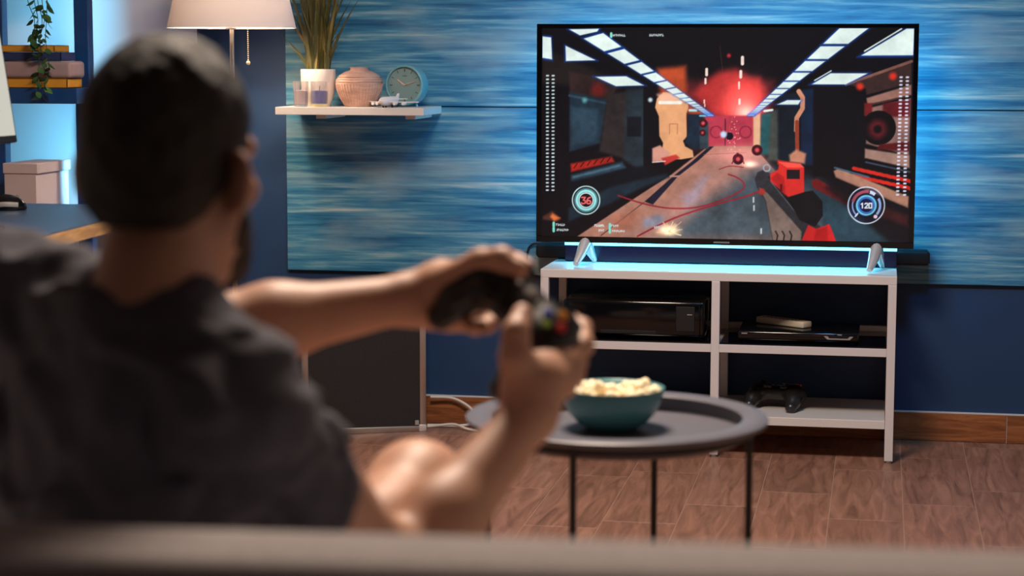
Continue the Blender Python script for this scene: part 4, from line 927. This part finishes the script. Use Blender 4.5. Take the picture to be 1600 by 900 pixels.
_mm, CX_, CY_, CZ_ = basis(cv(.60, -.67, .43), cv(.75, .48, -.455), (0, 0, 0))
pad_o = at(831, 458, 2.35)-CY_*.023-CZ_*.020
_mm, CX_, CY_, CZ_ = basis(cv(.60, -.67, .43), cv(.75, .48, -.455), pad_o)
gamepad('game_controller', 'black game controller with coloured buttons held in both hands', tuple(pad_o), _mm)
m2, *_ = basis((math.cos(-.25), math.sin(-.25), .0), (-math.sin(-.25), math.cos(-.25), -.157), (0.668, -0.215, 0.1625))
gamepad('game_controller', 'spare black game controller resting on the lower console shelf', (0.668, -0.215, 0.1625), m2)

# ================================================================ THE PLAYER
me_root = None
LSH, RSH = at(14, 472, 2.15), at(360, 640, 1.95)
LEL, REL = at(325, 522, 2.35), at(618, 900, 2.12)
LWR, RWR = at(640, 466, 2.42), at(828, 648, 2.27)
C7, SKB = at(222, 455, 1.99), at(260, 332, 2.045)
EARM = at(267, 270, 2.05)
def nrm(v): return v/np.linalg.norm(v)
tr_ = nrm(RSH-LSH); tr_h = nrm(np.array([tr_[0], tr_[1], 0])); tf_ = np.array([-tr_h[1], tr_h[0], 0.0])    # torso right / forward
SMID = (LSH+RSH)/2; PEL = np.array([SMID[0]+.05, SMID[1]+.02, .485])
tu_ = nrm(SMID-PEL); tr2 = nrm(tr_-tu_*(tr_@tu_)); TFR = np.array([tr2, np.cross(tu_, tr2), tu_])
tf2 = TFR[1]
hy = math.radians(-9); hf = nrm(np.array([math.sin(-hy), math.cos(-hy), -.02])); hr = nrm(np.cross(hf, (0, 0, 1))); hu = np.cross(hr, hf)
tl_ = math.radians(2.0); hr, hu = hr*math.cos(tl_)-hu*math.sin(tl_)*1, hu*math.cos(tl_)+hr*math.sin(tl_)
HFR = np.array([hr, hf, hu])
def hp(r, f, u): return EARM+hr*r+hf*f+hu*u
RHIP, LHIP = PEL+tr_h*.09-np.array([0, 0, .02]), PEL-tr_h*.09-np.array([0, 0, .02])
RKN = at(652, 768, 2.5); LKN = RKN-tr_h*.30+np.array([0, .02, 0.0]); LKN[2] = .57
RAN = np.array([RKN[0]+.03, RKN[1]+.06, .085]); LAN = np.array([LKN[0], LKN[1]+.08, .085])

pers = thing('person', 'person in a dark grey t-shirt seen from behind, sitting and gripping a game controller', 'person', (float(PEL[0]), float(PEL[1]), 0))
lo = np.min([LSH, RSH, LEL, REL, LWR, RWR, LKN, RAN, LAN, at(930, 500, 2.5), EARM+hf*.15, hp(0, -.12, 0), PEL-.2], axis=0)-np.array([.12, .12, 0]); hi = np.max([LSH, RSH, REL, RWR, RKN, RAN, at(930, 500, 2.5), hp(0, .13, .2)], axis=0)+np.array([.06, .22, .05]); lo[2] = -.02
B = Field(lo, hi, .004)
# trunk
B.ell(PEL, (.155, .105, .11), TFR, .05); B.ell(PEL+tu_*.14+tf2*.005, (.135, .095, .13), TFR, .06); B.ell(SMID-tu_*.12, (.145, .100, .15), TFR, .05)
for S in (LSH, RSH):
    B.cone(C7-np.array([0, 0, .045])+tf2*.02, S, .045, .045, .04); B.ell(S, (.048,)*3, None, .03)
# neck and head
B.cone(C7-np.array([0, 0, .03]), SKB, .058, .054, .03)
B.cone(C7+hf*.05-np.array([0, 0, .03]), hp(0, .02, -.07), .048, .044, .03)
B.ell(hp(0, -.012, .044), (.0755, .098, .091), HFR, .02); B.ell(hp(0, .035, -.030), (.061, .068, .083), HFR, .03); B.ell(hp(0, .048, -.082), (.046, .046, .034), HFR, .03)
for s in (-1, 1):
    B.cone(hp(s*.058, .012, -.045), hp(s*.028, .075, -.098), .020, .018, .025)             # jaw line
    B.ell(hp(s*.034, .088, -.018), (.022, .016, .018), HFR, .02)                            # cheekbone
    B.ell(hp(s*.031, .112, .012), (.014, .016, .0075), HFR, .010, 'cut'); B.ell(hp(s*.031, .0935, .0205), (.014, .008, .006), HFR, .006); B.ell(hp(s*.031, .0935, .004), (.013, .007, .005), HFR, .006)                     # eye socket
    er = nrm(hr*s+(-hf)*.55); ef = np.cross(hu, er) 
    c = hp(s*.086, -.014, -.004); EF = np.array([er, ef, hu])
    B.ell(c, (.021, .0085, .033), EF, .008); B.ell(c+er*.004-ef*s*.0, (.010, .004, .020), EF, .004)
    B.ell(hp(s*.078, -.002, -.028), (.009, .009, .012), HFR, .008)
B.ell(hp(0, .096, .032), (.045, .014, .012), HFR, .02); B.cone(hp(0, .102, .015), hp(0, .124, -.026), .008, .0125, .012)
for s in (-1, 1): B.ell(hp(s*.012, .112, -.029), (.009, .010, .008), HFR, .008)
B.cone(hp(-.020, .101, -.056), hp(.020, .101, -.056), .007, .007, .010); B.cone(hp(-.017, .100, -.067), hp(.017, .100, -.067), .008, .008, .010); B.cone(hp(-.02, .113, -.0615), hp(.02, .113, -.0615), .0022, .0022, .003, 'cut')
# arms
def arm(S, E, Wp):
    B.cone(S, S+(E-S)*.5, .045, .045, .03); B.cone(S+(E-S)*.5, E, .047, .041, .03); B.cone(E, E+(Wp-E)*.32, .042, .043, .03); B.cone(E+(Wp-E)*.32, Wp, .043, .0275, .03)
arm(LSH, LEL, LWR); arm(RSH, REL, RWR)
# right hand: palm behind the grip, thumb on the stick, index round to the trigger
def A(px, py, d): return at(px, py, d)
def finger(pts, rs, k=.006): B.chain([A(*p) for p in pts], rs, k)
B.cone(RWR, A(842, 600, 2.285), .030, .034, .02); B.cone(A(818, 606, 2.275), A(876, 588, 2.315), .026, .023, .02); B.cone(A(830, 582, 2.285), A(880, 572, 2.325), .020, .019, .016)
finger([(822, 608, 2.27), (806, 560, 2.258), (806, 520, 2.262), (816, 490, 2.285)], [.022, .0175, .0140, .0120], .012)
finger([(848, 576, 2.30), (880, 566, 2.318), (911, 540, 2.352), (910, 513, 2.392), (893, 498, 2.415)], [.017, .0145, .0120, .0105, .009], .010)
finger([(882, 582, 2.33), (903, 566, 2.375), (892, 548, 2.41), (868, 540, 2.405)], [.0135, .0115, .0105, .009])
finger([(876, 598, 2.328), (899, 588, 2.365), (890, 570, 2.40), (862, 562, 2.395)], [.0130, .0110, .0100, .0088])
finger([(862, 612, 2.318), (886, 608, 2.352), (880, 594, 2.382), (856, 588, 2.378)], [.0125, .0100, .0090, .0080])
# left hand: thumb along the top, fingers curled under the grip
B.cone(LWR, A(690, 456, 2.43), .0275, .032, .02); B.cone(A(690, 440, 2.425), A(735, 440, 2.455), .026, .022, .02); B.cone(A(688, 478, 2.43), A(726, 488, 2.448), .025, .022, .02); B.cone(A(650, 474, 2.425), A(705, 484, 2.43), .024, .024, .02)
finger([(690, 446, 2.405), (752, 412, 2.375), (784, 405, 2.358), (812, 420, 2.342)], [.023, .0170, .0135, .0112], .012)
finger([(730, 436, 2.46), (776, 416, 2.485), (806, 408, 2.47), (826, 416, 2.445)], [.0145, .0120, .0105, .009])
finger([(730, 466, 2.468), (766, 470, 2.475), (775, 492, 2.445), (766, 506, 2.405)], [.0140, .0118, .0105, .009])
finger([(718, 484, 2.46), (750, 494, 2.462), (762, 508, 2.425), (752, 512, 2.385)], [.0135, .0112, .0100, .009])
finger([(702, 494, 2.45), (728, 504, 2.445), (742, 512, 2.41), (734, 510, 2.372)], [.0130, .0105, .0092, .0082])
# legs and feet
for Hh, K, An in ((RHIP, RKN, RAN), (LHIP, LKN, LAN)):
    B.cone(Hh, K, .083, .056, .03); B.ell(K, (.056, .056, .054), None, .03); B.cone(K, K+(An-K)*.35, .055, .056, .03); B.cone(K+(An-K)*.35, An, .054, .036, .03)
    B.cone(An-np.array([0, .02, .045]), An+np.array([.02, .15, -.055]), .034, .026, .03)
    for t in range(5): B.cone(An+np.array([.02-.032+t*.016, .15-.006*t*t*.35, -.058]), An+np.array([.02-.034+t*.017, .185-.008*t*t*.4, -.062]), .010, .009, .006)
# clear the room the controller takes inside the hands
for s in (-1, 1):
    a = pad_o+CX_*(s*.052)-CY_*.004; b_ = pad_o+CX_*(s*.061)-CY_*.038-CZ_*.020; e_ = pad_o+CX_*(s*.062)-CY_*.060-CZ_*.038
    B.cone(a, b_, .0245, .0195, .003, 'cut'); B.cone(b_, e_, .0195, .0150, .003, 'cut')
field_obj('body', B, 'skin', pers, 2)
del B
# short hair
Hf = Field(hp(0, 0, .03)-.17, hp(0, 0, .03)+.17, .0035)
Hf.ell(hp(0, -.012, .044), (.0805, .107, .0985), HFR, .0); Hf.ell(hp(0, -.055, -.012), (.062, .056, .060), HFR, .03)
PP = Hf.points(); q = PP-EARM; r_, f_, u_ = q@hr, q@hf, q@hu
cut = np.maximum(-(u_+.052-np.maximum(f_+.055, 0)*.62-np.maximum(f_-.02, 0)*1.0-.0*np.abs(r_)), -(.112-f_-np.maximum(.10-u_, 0)*.55))
band = np.abs(Hf.d) < .025; nz = np.zeros(Hf.d.shape, np.float32); nz[band] = .0025*vnoise(PP[band], 60)+.003*vnoise(PP[band], 22); Hf.d = np.maximum(Hf.d+nz, cut.astype(np.float32))
field_obj('hair', Hf, 'hair', pers, 1); del Hf
# beard along the jaw
Bf = Field(hp(0, .05, -.06)-.13, hp(0, .05, -.06)+.13, .0035)
Bf.ell(hp(0, .035, -.030), (.0635, .0715, .0865), HFR, .03); Bf.ell(hp(0, .048, -.082), (.050, .050, .038), HFR, .03)
for s in (-1, 1): Bf.cone(hp(s*.058, .012, -.045), hp(s*.028, .075, -.098), .0235, .022, .025)
PP = Bf.points(); q = PP-EARM; r_, f_, u_ = q@hr, q@hf, q@hu
cut = np.maximum(np.maximum(u_+.022+np.maximum(f_-.03, 0)*.45, -(f_-.004+np.maximum(-.06-u_, 0)*.2)), -(np.sqrt((r_/.030)**2+((u_+.061)/.012)**2+((f_-.11)/.03)**2)-1)*.012)
Bf.d = np.maximum(Bf.d+.002*vnoise(PP, 70).astype(np.float32), cut.astype(np.float32)); field_obj('beard', Bf, 'hair', pers, 1); del Bf
for s in (-1, 1): 
    e = MB().ball(tuple(hp(s*.031, .0885, .012)), .0112, 16, 12).build('eye', 'eye', pers, True); pp = hp(s*.031, .0967, .012); MB().ball(tuple(pp), .0042, 12, 8).build('iris', 'hair', e, True)
# t-shirt
lo = np.min([LSH, RSH, PEL], axis=0)-.30; hi = np.max([LSH, RSH, PEL, C7], axis=0)+.28; lo[2] = .36
S = Field(lo, hi, .0042)
S.ell(PEL, (.175, .128, .13), TFR, .06); S.ell(PEL+tu_*.14-tf2*.01, (.168, .122, .15), TFR, .07); S.ell(SMID-tu_*.12, (.176, .124, .165), TFR, .05)
S.ell(C7-np.array([0, 0, .085])-tf2*.005, (.115, .075, .07), TFR, .05)
for Sh, E in ((LSH, LEL), (RSH, REL)):
    S.cone(C7-np.array([0, 0, .052])+tf2*.012, Sh+np.array([0, 0, .004]), .062, .066, .05); S.cone(Sh, Sh+(E-Sh)*.56, .071, .063, .035)
PP = S.points(); band = S.d < .05
n1 = np.zeros(S.d.shape, np.float32); n2 = n1.copy(); n1[band] = vnoise(PP[band], 17); n2[band] = vnoise(PP[band]+5.3, 34)
ax = nrm(REL-RSH); tt_ = (PP-RSH)@ax; near = np.clip(1-np.linalg.norm(PP-(RSH+(REL-RSH)*.35), axis=-1)/.20, 0, 1)
fold = .008*n1+.005*n2+near*.009*np.sin(tt_*88+3.6*n1+2.4*n2)
dg = (PP@nrm(cv(.6, .8, 0))); fold = fold+.005*np.sin(dg*62+4*n1)
S.d = S.d+fold.astype(np.float32)
capd = np.full(S.d.shape, -1.0, np.float32)
for Sh, E in ((LSH, LEL), (RSH, REL)):
    ax = nrm(E-Sh); hem = Sh+(E-Sh)*.51; t = (PP-hem)@ax; rad = np.linalg.norm((PP-hem)-t[..., None]*ax, axis=-1)
    capd = np.maximum(capd, np.where(rad < .11, t, -1).astype(np.float32))
S.d = np.maximum(S.d, capd)
for Sh, E in ((LSH, LEL), (RSH, REL)): S.cone(Sh+(E-Sh)*.22, E, .052, .050, .004, 'cut')
S.cone(C7-np.array([0, 0, .055])+hf*.012, SKB, .060, .070, .004, 'cut')
S.d = np.maximum(S.d, (-(PP[..., 2]-.40)).astype(np.float32))
field_obj('t_shirt', S, 'shirt', pers, 2); del S, PP, n1, n2
# shorts
lo = np.min([PEL, RKN, LKN], axis=0)-.22; hi = np.max([PEL, RKN, LKN], axis=0)+.2
G = Field(lo, hi, .005); G.ell(PEL-np.array([0, 0, .02]), (.170, .120, .115), TFR, .05)
for Hh, K in ((RHIP, RKN), (LHIP, LKN)): G.cone(Hh, Hh+(K-Hh)*.50, .100, .092, .04)
PP = G.points(); band = np.abs(G.d) < .03; G.d[band] += .004*vnoise(PP[band], 20)
for Hh, K in ((RHIP, RKN), (LHIP, LKN)):
    ax = nrm(K-Hh); G.d = np.maximum(G.d, np.where(np.linalg.norm(PP-(Hh+(K-Hh)*.55), axis=-1) < .14, (PP-(Hh+(K-Hh)*.48))@ax, -1).astype(np.float32))
field_obj('shorts', G, 'shorts', pers, 2); del G, PP
